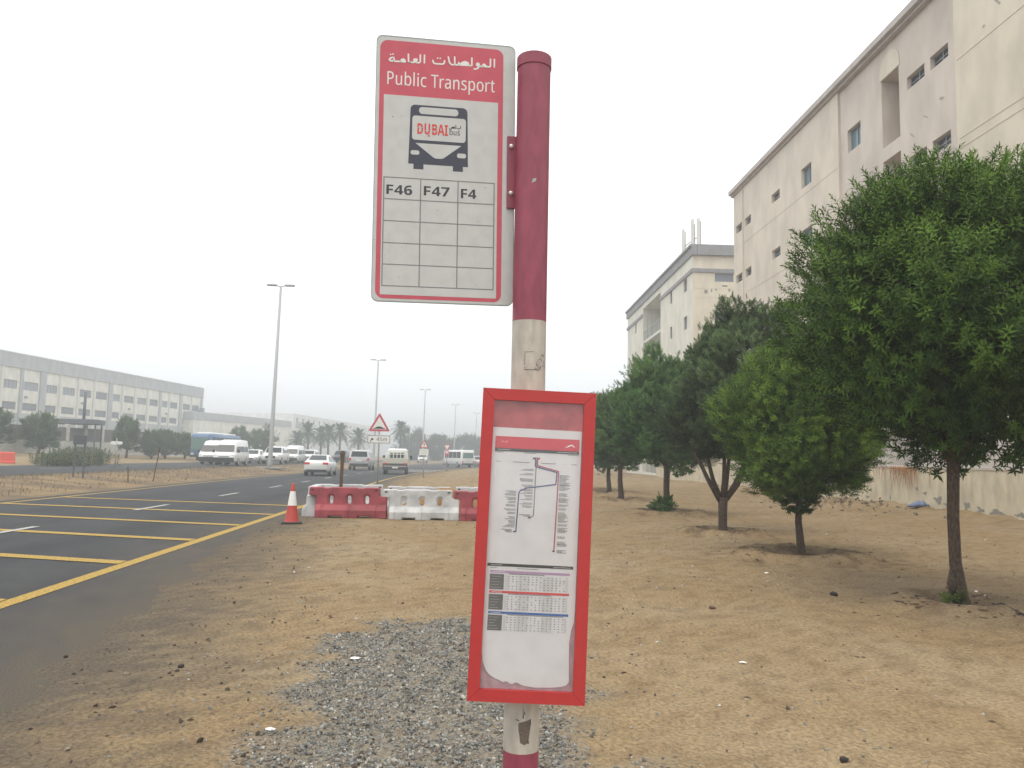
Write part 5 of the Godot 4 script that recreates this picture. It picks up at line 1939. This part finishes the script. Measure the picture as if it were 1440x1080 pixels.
func bus_shape(l: float, hw: float, roof: float) -> Dictionary:
	var h := l / 2
	var side := []
	var n := int(l / 1.5)
	for i in n:
		var z0 := h - 0.5 - i * (l - 1.0) / n
		var z1 := z0 - (l - 1.0) / n + 0.12
		side.append([[z0, roof * 0.54], [z0, roof * 0.89], [z1, roof * 0.89], [z1, roof * 0.54]])
	return {"w": hw, "wr": hw * 0.92, "belt": roof * 0.5, "roof": roof, "r": 0.45, "wheels": [h * 0.55, -h * 0.58],
		"body": [[h, 0.55, roof * 0.5, roof * 0.95, hw * 0.93, hw * 0.86], [h - 0.12, 0.40, roof * 0.5, roof, hw, hw * 0.92], [0.0, 0.40, roof * 0.5, roof, hw, hw * 0.92], [-h + 0.2, 0.40, roof * 0.5, roof, hw, hw * 0.92], [-h, 0.50, roof * 0.5, roof * 0.94, hw * 0.94, hw * 0.85]],
		"side": side, "windscreen": [-h - 0.01, roof * 0.40, -h - 0.005, roof * 0.86, hw * 0.88, hw * 0.80], "rear_window": [h + 0.01, roof * 0.54, h + 0.005, roof * 0.84, hw * 0.82, hw * 0.78],
		"lights": [["tail_light", hw * 0.82, roof * 0.33, h, 0.16, 0.28, M.tail], ["headlight", hw * 0.74, roof * 0.24, -h, 0.34, 0.2, M.lamp_clear]],
		"trim": [["bumper", Vector3(0, 0.52, h - 0.02), Vector3(hw * 1.86, 0.28, 0.2), M.rubber], ["bumper", Vector3(0, 0.50, -h + 0.02), Vector3(hw * 1.86, 0.28, 0.2), M.rubber]]}

func build_vehicles() -> void:
	var sc := func(o: Node3D, s: float) -> void:
		o.scale = Vector3.ONE * s
	var o := vehicle("car", "white saloon car seen from behind with lit-red tail lights, nearest on the road", "car", Vector3(-10.15, 0, -61.9), 1.0, M.car_white, sedan_shape())
	sc.call(o, 1.07)
	o = vehicle("car", "silver four-wheel-drive seen from behind ahead of the white saloon", "car", Vector3(-9.85, 0, -86.5), 0.0, M.car_silver, suv_shape())
	sc.call(o, 1.17)
	# small flatbed lorry
	var d := {"w": 1.0, "wr": 0.84, "belt": 1.25, "roof": 2.22, "r": 0.38, "wheels": [1.55, -1.65],
		"body": [[-0.78, 0.5, 1.2, 2.1, 0.96, 0.82], [-0.86, 0.45, 1.25, 2.2, 1.0, 0.86], [-1.6, 0.45, 1.25, 2.25, 1.0, 0.84], [-2.15, 0.45, 1.22, 1.5, 0.98, 0.82], [-2.4, 0.5, 1.0, 1.05, 0.92, 0.84]],
		"side": [[[-0.95, 1.3], [-0.95, 1.85], [-1.65, 1.85], [-2.0, 1.3]]], "rear_window": [-0.775, 1.35, -0.78, 1.85, 0.72, 0.68], "windscreen": [-2.2, 1.3, -1.75, 2.0, 0.85, 0.74],
		"lights": [["tail_light", 0.84, 0.92, 2.44, 0.26, 0.13, M.tail]],
		"trim": [["chassis", Vector3(0, 0.62, 0.8), Vector3(0.9, 0.22, 3.2), M.truck_bed], ["flatbed", Vector3(0, 0.97, 0.86), Vector3(2.1, 0.12, 3.1), M.truck_cream], ["tailgate", Vector3(0, 1.22, 2.40), Vector3(2.1, 0.36, 0.06), M.truck_cream], ["sideboard", Vector3(-1.03, 1.22, 0.85), Vector3(0.06, 0.36, 3.0), M.truck_cream], ["sideboard", Vector3(1.03, 1.22, 0.85), Vector3(0.06, 0.36, 3.0), M.truck_cream],
			["underrun_bar", Vector3(0, 0.66, 2.42), Vector3(2.1, 0.56, 0.08), M.truck_bed], ["bumper_stripe", Vector3(0, 0.70, 2.465), Vector3(1.9, 0.06, 0.03), M.truck_cream], ["number_plate", Vector3(0, 0.58, 2.47), Vector3(0.5, 0.12, 0.03), M.white], ["mirror", Vector3(1.22, 1.45, -2.0), Vector3(0.22, 0.34, 0.1), M.rubber], ["mirror", Vector3(-1.22, 1.45, -2.0), Vector3(0.22, 0.34, 0.1), M.rubber],
			["headboard_rail", Vector3(0, 2.08, -0.66), Vector3(2.0, 0.07, 0.07), M.white], ["headboard_rail", Vector3(0, 1.74, -0.66), Vector3(2.0, 0.05, 0.06), M.white]]}
	o = vehicle("flatbed_truck", "small white flatbed lorry with dark tail and cream dropsides, right of the silver car", "truck", Vector3(-5.05, 0, -70.8), 1.5, M.car_white, d)
	for i in 7:
		var st := begin()
		box(st, Vector3(-0.96 + i * 0.32, 1.74, -0.70), Vector3(0.055, 0.74, 0.05))
		part(o, "headboard_bar", st, M.white)
	d = bus_shape(7.0, 1.08, 2.66)
	d.glass = M.glass_green
	o = vehicle("minibus", "white minibus with green-tinted rear window turning into the side road", "bus", Vector3(0.75, 0, -123.5), 24.0, M.car_white, d)
	# the far carriageway, mostly coming towards the viewer
	o = vehicle("van", "white high-roofed van with dark bumper, front one of the pair near the blue bus", "van", Vector3(-20.9, 0.4, -76.5), 180.0, M.car_white, van_shape())
	sc.call(o, 1.06)
	o = vehicle("van", "white van half hidden behind the front van, next to the blue bus", "van", Vector3(-23.8, 0.4, -81.5), 180.0, M.car_white, van_shape())
	sc.call(o, 1.05)
	d = bus_shape(11.0, 1.25, 3.2)
	d.glass = M.glass_green
	o = vehicle("bus", "large blue bus with white roof pods behind the white vans", "bus", Vector3(-30.3, 0.6, -104.0), 176.0, M.car_blue, d)
	var st := begin()
	box(st, Vector3(0, 3.28, -2.4), Vector3(1.9, 0.26, 4.2), 0.08)
	part(o, "roof_pod", st, M.white)
	st = begin()
	box(st, Vector3(0, 3.28, 2.6), Vector3(1.9, 0.22, 3.0), 0.08)
	part(o, "roof_pod", st, M.white)
	o = vehicle("car", "white saloon car coming towards the viewer just right of the white vans", "car", Vector3(-22.7, 0.4, -92.5), 180.0, M.car_white, sedan_shape())
	sc.call(o, 1.1)
	o = vehicle("car", "white four-wheel-drive coming towards the viewer behind the nearest street lamp", "car", Vector3(-19.9, 0.4, -90.5), 180.0, M.car_white, suv_shape())
	sc.call(o, 1.08)
	vehicle("van", "white van on the far carriageway just right of the nearest street lamp", "van", Vector3(-20.5, 0.4, -104.0), 180.0, M.car_white, van_shape())
	vehicle("car", "dark blue car on the far carriageway left of the white saloon", "car", Vector3(-21.8, 0.4, -112.0), 178.0, M.car_dark, sedan_shape())
	vehicle("car", "white four-wheel-drive far off above the roof of the nearest white saloon", "car", Vector3(-21.0, 0.4, -118.0), 178.0, M.car_white, suv_shape())
	vehicle("car", "dark estate car on the far carriageway left of the silver four-wheel-drive", "car", Vector3(-16.9, 0.4, -121.0), 178.0, M.car_dark, suv_shape())
	vehicle("car", "pale car far down the road right of the minibus", "car", Vector3(4.1, 0, -141.0), 200.0, M.car_silver, suv_shape())
	vehicle("car", "hazy white car far down the road between the lorry and the exclamation sign", "car", Vector3(-6.4, 0.2, -165.0), 180.0, M.car_white, suv_shape())

# ---------------------------------------------------------------- the far side of the road
func left_tree(label: String, x: float, z: float, h: float, w: float, sd: int, mesh: Mesh, dark: Color, fresh: Color) -> void:
	var y := terrain(x, z)
	var t := thing("roadside_tree", label, "tree", Vector3(x, y, z))
	trunk(t, [Vector3(0, -0.2, 0), Vector3(0.1, h * 0.3, 0), Vector3(0, h * 0.6, 0)], [0.16, 0.12, 0.08])
	crown(t, mesh, Vector3(0, h * 0.6, 0), Vector3(w, h * 0.42, w), 1300, sd, 3.4, dark, fresh, 30, 0.35)

func palm_crown(sd: int) -> ArrayMesh:
	var r := RandomNumberGenerator.new()
	r.seed = sd
	var st := begin()
	for i in 44:
		var a := i * 2.39996
		var lift := lerpf(1.3, -0.75, i / 43.0) + r.randf_range(-0.1, 0.1)
		var out := Vector3(cos(a), 0, sin(a))
		var l := r.randf_range(2.7, 3.4)
		var pts := []
		for k in 6:
			var t := k / 5.0
			pts.append(out * cos(lift) * l * t + Vector3.UP * (sin(lift) * l * t - 1.1 * t * t))
		for k in 5:
			var d: Vector3 = (pts[k + 1] - pts[k]).normalized()
			var s := d.cross(Vector3.UP).normalized()
			for e in [-1.0, 1.0]:
				for m in 3:
					var p: Vector3 = pts[k].lerp(pts[k + 1], m / 3.0)
					var tip: Vector3 = p + (d * 0.55 + s * e * 0.62 + Vector3.DOWN * 0.12) * (1.0 - 0.5 * absf(k - 2.0) / 3.0)
					st.set_color(Color(0.075, 0.115, 0.065) * r.randf_range(0.7, 1.2))
					tri(st, p, p + d * 0.2, tip)
	st.generate_normals()
	return st.commit()

func build_left_side() -> void:
	var fine := sprig(12, 14, 0.07, 0.026, 0.14)
	var g0 := Color(0.070, 0.115, 0.056)
	var g1 := Color(0.15, 0.21, 0.10)
	left_tree("dark bushy tree at the far left edge of the photo before the long building", -44.6, -79.0, 4.0, 1.9, 61, fine, g0, Color(0.12, 0.17, 0.085))
	left_tree("spreading light green tree left of the dark flat canopy, before the long building", -43.2, -86.0, 4.1, 1.7, 62, fine, g0, g1)
	left_tree("upright tree in front of the middle of the long building", -37.9, -95.0, 4.6, 1.1, 63, fine, g0, g1)
	left_tree("low grey-green tree right of the upright tree before the long building", -36.2, -98.0, 3.0, 1.1, 64, fine, g0, Color(0.13, 0.175, 0.095))
	left_tree("rounded tree near the right end of the long building", -36.4, -103.0, 3.4, 1.6, 65, fine, g0, Color(0.13, 0.18, 0.09))
	left_tree("rightmost low tree before the long building, beside the blue bus", -35.6, -108.0, 3.1, 1.4, 66, fine, g0, Color(0.13, 0.18, 0.09))
	left_tree("small pale tree before the warehouse left of the nearest lamp post", -33.2, -140.0, 5.2, 2.2, 67, fine, g0, g1)
	left_tree("thin tree before the warehouse behind the rear of the blue bus", -37.5, -142.0, 5.0, 1.7, 68, fine, g0, g1)
	# date palms
	var pm := [palm_crown(1), palm_crown(2)]
	var palms := [["leftmost date palm of the row before the white building with square windows", -36.6, -188.0, 4.6], ["second date palm from the left in the row before the white building", -33.4, -184.0, 6.3], ["third date palm of the row, middle of the dense group", -31.4, -190.0, 6.0], ["fourth date palm of the dense group before the white building", -29.0, -186.0, 6.2], ["fifth date palm, tallest right of the dense group", -26.2, -185.0, 6.6], ["sixth date palm, right end of the row behind the silver car", -22.6, -190.0, 5.4], ["tall lone date palm rising behind the flatbed lorry and the hump sign", -13.5, -200.0, 8.0]]
	var i := 0
	for p in palms:
		var t := thing("date_palm", p[0], "palm tree", Vector3(p[1], 0.4, p[2]), i * 50.0, "date palms beyond the far carriageway")
		var st := begin(false)
		tube(st, [Vector3(0, -0.2, 0), Vector3(0.1, p[3] * 0.5, 0), Vector3(0, p[3], 0)], [0.28, 0.22, 0.2], 8)
		part(t, "trunk", st, M.bark)
		var c := part(t, "crown", pm[i % 2], M.leaf, Transform3D(Basis().scaled(Vector3.ONE * 1.05), Vector3(0, p[3], 0)))
		c.set_meta("kind", "stuff")
		i += 1
	var masses := [["broad hazy tree clump behind the lorry and the lone palm", -11.5, -226.0, 8.6, 5.2, 71], ["second hazy tree clump right of the lone palm", -4.5, -232.0, 7.6, 4.2, 72], ["hazy round trees beside the left edge of the timetable frame", 3.4, -245.0, 8.4, 4.6, 73], ["distant tree hidden partly by the timetable frame above the minibus", 8.5, -240.0, 7.0, 4.0, 74]]
	for m in masses:
		var t := thing("distant_tree", m[0], "tree", Vector3(m[1], 0.2, m[2]))
		trunk(t, [Vector3(0, -0.2, 0), Vector3(0, m[3] * 0.5, 0)], [0.3, 0.2])
		crown(t, fine, Vector3(0, m[3] * 0.5, 0), Vector3(m[4], m[3] * 0.5, m[4]), 1500, m[5], 7.0, Color(0.075, 0.11, 0.08), Color(0.125, 0.165, 0.115), 24, 0.3)
	# scrub along the foot of the fence
	var xfs := []
	var cols := []
	rng.seed = 15
	for k in 1500:
		var z := rng.randf_range(-112.0, -58.0)
		var x := -0.405 * -z - 1.0 + rng.randfn(0.0, 1.1) - 3.0
		var s := rng.randf_range(3.0, 6.5)
		xfs.append(Transform3D(Basis(Vector3.UP, rng.randf() * TAU).rotated(Vector3.RIGHT, rng.randf_range(-0.5, 0.5)).scaled(Vector3.ONE * s), Vector3(x, terrain(x, z), z)))
		var cc := Color(0.055, 0.085, 0.038).lerp(Color(0.14, 0.15, 0.075), rng.randf())
		cols.append(cc)
	scatter("roadside_scrub", fine, M.leaf, xfs, cols)
	xfs = []
	cols = []
	for k in 2600: # dry stubble on the median
		var z := rng.randf_range(-95.0, -22.0)
		var x := rng.randf_range(-18.8, -14.2) + bend(z)
		var s := rng.randf_range(0.35, 0.95)
		xfs.append(Transform3D(Basis(Vector3.UP, rng.randf() * TAU).scaled(Vector3(s, s * 0.9, s)), Vector3(x, ground_y(x, z) - 0.02, z)))
		cols.append(Color(0.20, 0.15, 0.085).lerp(Color(0.09, 0.10, 0.045), pow(rng.randf(), 3.0)))
	scatter("dry_stubble", fine, M.leaf, xfs, cols)
	# fence: low white wall with pillars and dark panels
	var f := thing("pillar_fence", "long low white wall with pale pillars and dark panels before the left building", "fence")
	var a := Vector3(-49.5, 0, -70.0)
	var b := Vector3(-38.5, 0, -118.0)
	along(f, (b - a).normalized(), a)
	var length := (b - a).length()
	var st := begin()
	box(st, Vector3(length / 2, 1.7, 0), Vector3(length, 1.7, 0.3))
	part(f, "wall", st, M.fence_white)
	var n := int(length / 3.0)
	var pb := begin()
	box(pb, Vector3.ZERO, Vector3(0.42, 1.95, 0.42), 0.03)
	pb.generate_normals()
	var pmesh := pb.commit()
	var qb := begin()
	box(qb, Vector3.ZERO, Vector3(2.56, 1.55, 0.08))
	qb.generate_normals()
	var qmesh := qb.commit()
	for k in n:
		part(f, "pillar", pmesh, M.fence_white, Transform3D(Basis(), Vector3(k * 3.0 + 0.3, 3.52, 0)))
		part(f, "panel", qmesh, M.fence_panel, Transform3D(Basis(), Vector3(k * 3.0 + 1.8, 3.33, 0)))
	# flat canopy with a black pole
	var c := thing("flat_canopy", "dark flat shade canopy behind the pillar fence on the left", "canopy", Vector3(-44.2, terrain(-44.2, -96.0), -96.0), 12.0)
	st = begin()
	box(st, Vector3(0, 3.75, 0), Vector3(5.4, 0.55, 4.0), 0.04)
	part(c, "roof", st, M.canopy)
	for e in [-2.4, 2.4]:
		for g in [-1.7, 1.7]:
			st = begin()
			box(st, Vector3(e, 1.75, g), Vector3(0.15, 3.5, 0.15))
			part(c, "post", st, M.canopy)
	st = begin(false)
	tube(st, [Vector3(0.6, 3.9, 0), Vector3(0.6, 7.4, 0)], [0.17, 0.17], 8)
	tag(part(self, "black_flue", st, M.canopy, Transform3D(Basis(), Vector3(-44.2, 1.0, -96.5))), "black upright pipe standing above the dark flat canopy", "pipe")
	# objects on the median and verge
	var s := thing("notice_board", "small dark board on two legs standing on the median at the left", "sign", Vector3(-16.9, ground_y(-16.9, -37.2), -37.2), 8.0)
	st = begin()
	box(st, Vector3(0, 1.68, 0), Vector3(0.56, 0.42, 0.05), 0.01)
	part(s, "board", st, M.canopy)
	for e in [-0.2, 0.2]:
		st = begin()
		box(st, Vector3(e, 0.9, -0.045), Vector3(0.07, 1.9, 0.035))
		part(s, "leg", st, M.canopy)
	for q in [["thin leaning wooden stake on the median at the far left", -12.4 - 1.1, -23.2, 1.45, 7.0], ["thin pale stake on the median right of the two-legged board", -14.8, -40.5, 1.75, 8.0], ["short stake on the median left of the white vans", -15.0, -38.0, 0.8, -3.0]]:
		st = begin()
		box(st, Vector3(0, q[3] / 2, 0), Vector3(0.045, q[3], 0.035))
		var k := part(self, "stake", st, M.wood)
		k.position = Vector3(q[1], ground_y(q[1], q[2]) - 0.05, q[2])
		k.rotation.z = deg_to_rad(-q[4])
		tag(k, q[0], "stake")
	var rb := thing("red_barrier", "bright red plastic barrier on the sand at the far left beyond the road", "barrier", Vector3(-33.6, terrain(-33.6, -62.0), -62.0), 30.0)
	st = begin()
	box(st, Vector3(0, 0.5, 0), Vector3(1.45, 0.8, 0.3), 0.06)
	part(rb, "body", st, M.orange)
	st = begin()
	box(st, Vector3(0, 0.1, 0), Vector3(1.5, 0.2, 0.5), 0.04)
	part(rb, "foot", st, M.orange)
	# low orange netting further along
	st = begin()
	for k in 16:
		var z := -64.0 - k * 2.6
		var x := -0.405 * -z - 2.2
		var z2 := z - 2.6
		var x2 := -0.405 * -z2 - 2.2
		box(st, Vector3((x + x2) / 2, terrain(x, z) + 0.3, (z + z2) / 2), Vector3(0.04, 0.5, 2.7), 0.0, Basis(Vector3.UP, 0.385))
	tag(part(self, "safety_netting", st, mat(0.38, 0.20, 0.13, 0.9)), "low faded orange netting along the sand before the scrub", "netting")
	var ss := thing("street_name_sign", "thin pole with an oval white plate before the fence on the left", "sign", Vector3(-24.1, terrain(-24.1, -58.0), -58.6))
	st = begin(false)
	tube(st, [Vector3.ZERO, Vector3(0, 2.1, 0)], [0.035, 0.035], 6)
	part(ss, "pole", st, M.galv)
	st = begin()
	prism(st, rounded(-0.42, 1.62, 0.42, 1.85, 0.11), -0.01, 0.01)
	part(ss, "plate", st, M.white)

func build_left_buildings() -> void:
	# the long three-storey block
	var o := thing("long_office_block", "long three-storey cream and grey building with rows of windows on the left", "building")
	var d := Vector3(sin(deg_to_rad(9.0)), 0, -cos(deg_to_rad(9.0)))
	along(o, d, Vector3(-75.0, 0, -134.82))
	var xs := [[1.1, 4.64], [6.2, 9.9], [11.75, 14.95], [16.5, 20.1], [21.55, 25.2], [26.7, 30.4], [31.9, 34.95], [36.4, 40.0], [41.4, 45.0], [46.4, 49.9], [51.65, 54.05], [55.2, 58.65], [61.24, 64.7], [65.7, 69.2]]
	for k in range(1, 6):
		xs.append([1.1 - k * 5.2, 4.64 - k * 5.2])
	var up := []
	var holes := []
	for x in xs:
		holes.append([x[0], x[1], 11.65, 13.1])
		holes.append([x[0], x[1], 8.12, 9.42])
	var st := begin()
	wall_open(st, -27.0, 70.9, 7.6, 15.25, 0.0, holes, 0.25)
	quad(st, Vector3(-27, 17.3, 0), Vector3(70.9, 17.3, 0), Vector3(70.9, 17.3, -30), Vector3(-27, 17.3, -30))
	quad(st, Vector3(70.9, 0, -0.05), Vector3(70.9, 0, -30), Vector3(70.9, 17.5, -30), Vector3(70.9, 17.5, -0.05))
	quad(st, Vector3(-27, 0, -30), Vector3(-27, 0, -0.05), Vector3(-27, 17.5, -0.05), Vector3(-27, 17.5, -30))
	quad(st, Vector3(70.9, 0, -30), Vector3(-27, 0, -30), Vector3(-27, 17.5, -30), Vector3(70.9, 17.5, -30))
	part(o, "wall", st, M.l_cream)
	st = begin()
	wall_open(st, -27.0, 70.9, 0.0, 7.6, 0.06, [], 0.1)
	part(o, "lower_cladding", st, M.l_grey)
	st = begin()
	box(st, Vector3(21.95, 16.45, 0.0), Vector3(98.1, 2.4, 0.5))
	part(o, "roof_band", st, M.l_grey)
	st = begin()
	box(st, Vector3(21.95, 17.72, 0.02), Vector3(98.2, 0.16, 0.6))
	part(o, "roof_edge", st, M.white_bldg)
	for p in [[0.84, 0.5, 0], [5.51, 0.7, 1], [10.92, 1.5, 1], [15.64, 0.5, 0], [20.96, 0.5, 0], [25.93, 0.5, 0], [31.34, 1.3, 1], [35.62, 0.5, 0], [40.3, 0.5, 0], [45.32, 0.5, 0], [50.58, 0.8, 1], [54.6, 0.4, 0], [59.9, 1.1, 1], [65.2, 0.4, 0], [70.4, 0.9, 1], [-4.6, 0.5, 0], [-9.8, 1.2, 1], [-15.0, 0.5, 0]]:
		st = begin()
		box(st, Vector3(p[0], 7.6, 0.10), Vector3(p[1], 15.2, 0.3))
		part(o, "pilaster", st, M.l_grey if p[2] else M.l_pil)
	for h in holes:
		window(o, h, -0.15, M.win_frame, M.win_blind if int(h[0] * 7.0 + h[2] * 3.0) % 3 == 0 else M.win_grey, 3, 1, 0.09)
	for p in [[6.9, 10.45], [22.5, 10.5], [38.4, 10.4], [53.6, 10.3]]:
		st = begin()
		box(st, Vector3(p[0], p[1], 0.08), Vector3(0.7, 0.35, 0.3), 0.05)
		part(o, "vent", st, M.win_frame)
	# warehouse beyond it
	o = thing("warehouse", "low pale warehouse with a grey roof band between the long building and the white building", "building")
	d = (Vector3(-46.0, 0, -249.0) - Vector3(-62.6, 0, -195.0)).normalized()
	along(o, d, Vector3(-62.6, 0, -195.0))
	st = begin()
	box(st, Vector3(28.5, 4.7, -15.0), Vector3(57.0, 9.4, 30.0))
	part(o, "wall", st, M.l_cream)
	st = begin()
	box(st, Vector3(28.5, 10.35, -15.0), Vector3(57.3, 1.9, 30.3))
	part(o, "roof_band", st, M.l_grey)
	for x in [2.0, 11.5]:
		st = begin()
		box(st, Vector3(x, 4.6, 0.06), Vector3(0.5, 9.3, 0.12))
		part(o, "pilaster", st, M.l_pil)
	for p in [[22.0, 8.4]]:
		st = begin()
		box(st, Vector3(p[0], p[1], 0.1), Vector3(0.9, 0.8, 0.4))
		part(o, "vent", st, M.win_frame)
	st = begin()
	box(st, Vector3(7.4, 11.9, -3.0), Vector3(0.9, 1.3, 0.9))
	part(o, "roof_vent", st, M.win_frame)
	for k in 8:
		st = begin()
		box(st, Vector3(14.0 + k * 5.4, 4.0, 0.004), Vector3(0.06, 7.9, 0.05))
		part(o, "panel_joint", st, M.l_grey)
	st = begin()
	box(st, Vector3(-1.0, 2.2, 8.0), Vector3(14.0, 4.4, 10.0), 0.05)
	part(o, "annex", st, M.l_grey)
	# white building with a row of small square windows under its roof
	o = thing("white_building", "long white building with small square windows under the roof behind the date palms", "building")
	var p0 := Vector3(-48.2, 0, -240.0)
	var p1 := Vector3(-32.0, 0, -352.0)
	d = (p1 - p0).normalized()
	along(o, d, p0)
	var hs := []
	for k in 20:
		hs.append([3.0 + k * 5.4, 4.6 + k * 5.4, 11.2, 12.5])
		hs.append([3.0 + k * 5.4, 4.6 + k * 5.4, 6.6, 8.6])
	st = begin()
	wall_open(st, 0, 113.0, 0, 13.6, 0, hs, 0.3)
	quad(st, Vector3(0, 13.5, 0), Vector3(113, 13.5, 0), Vector3(113, 13.5, -40), Vector3(0, 13.5, -40))
	quad(st, Vector3(113, 0, -40), Vector3(0, 0, -40), Vector3(0, 13.6, -40), Vector3(113, 13.6, -40))
	quad(st, Vector3(0, 0, -40), Vector3(0, 0, 0), Vector3(0, 13.6, 0), Vector3(0, 13.6, -40))
	quad(st, Vector3(113, 0, 0), Vector3(113, 0, -40), Vector3(113, 13.6, -40), Vector3(113, 13.6, 0))
	part(o, "wall", st, M.white_bldg)
	for h in hs:
		st = begin()
		quad(st, Vector3(h[0], h[2], -0.25), Vector3(h[1], h[2], -0.25), Vector3(h[1], h[3], -0.25), Vector3(h[0], h[3], -0.25))
		part(o, "window", st, M.win_grey)
	# far white block on the bend
	o = thing("distant_block", "distant hazy white block with rows of windows beyond the bend of the road", "building")
	d = Vector3(0.93, 0, -0.37).normalized()
	along(o, d, Vector3(-20.0, 0, -440.0))
	hs = []
	for k in 9:
		hs.append([1.2 + k * 2.9, 3.0 + k * 2.9, 9.6, 11.0])
		hs.append([1.2 + k * 2.9, 3.0 + k * 2.9, 5.6, 7.0])
	st = begin()
	wall_open(st, 0, 27.5, 0, 13.6, 0, hs, 0.3)
	quad(st, Vector3(0, 13.5, 0), Vector3(27.5, 13.5, 0), Vector3(27.5, 13.5, -20), Vector3(0, 13.5, -20))
	quad(st, Vector3(27.5, 0, 0), Vector3(27.5, 0, -20), Vector3(27.5, 13.6, -20), Vector3(27.5, 13.6, 0))
	quad(st, Vector3(0, 0, -20), Vector3(0, 0, 0), Vector3(0, 13.6, 0), Vector3(0, 13.6, -20))
	part(o, "wall", st, M.white_bldg)
	for h in hs:
		st = begin()
		quad(st, Vector3(h[0], h[2], -0.25), Vector3(h[1], h[2], -0.25), Vector3(h[1], h[3], -0.25), Vector3(h[0], h[3], -0.25))
		part(o, "window", st, M.win_grey)
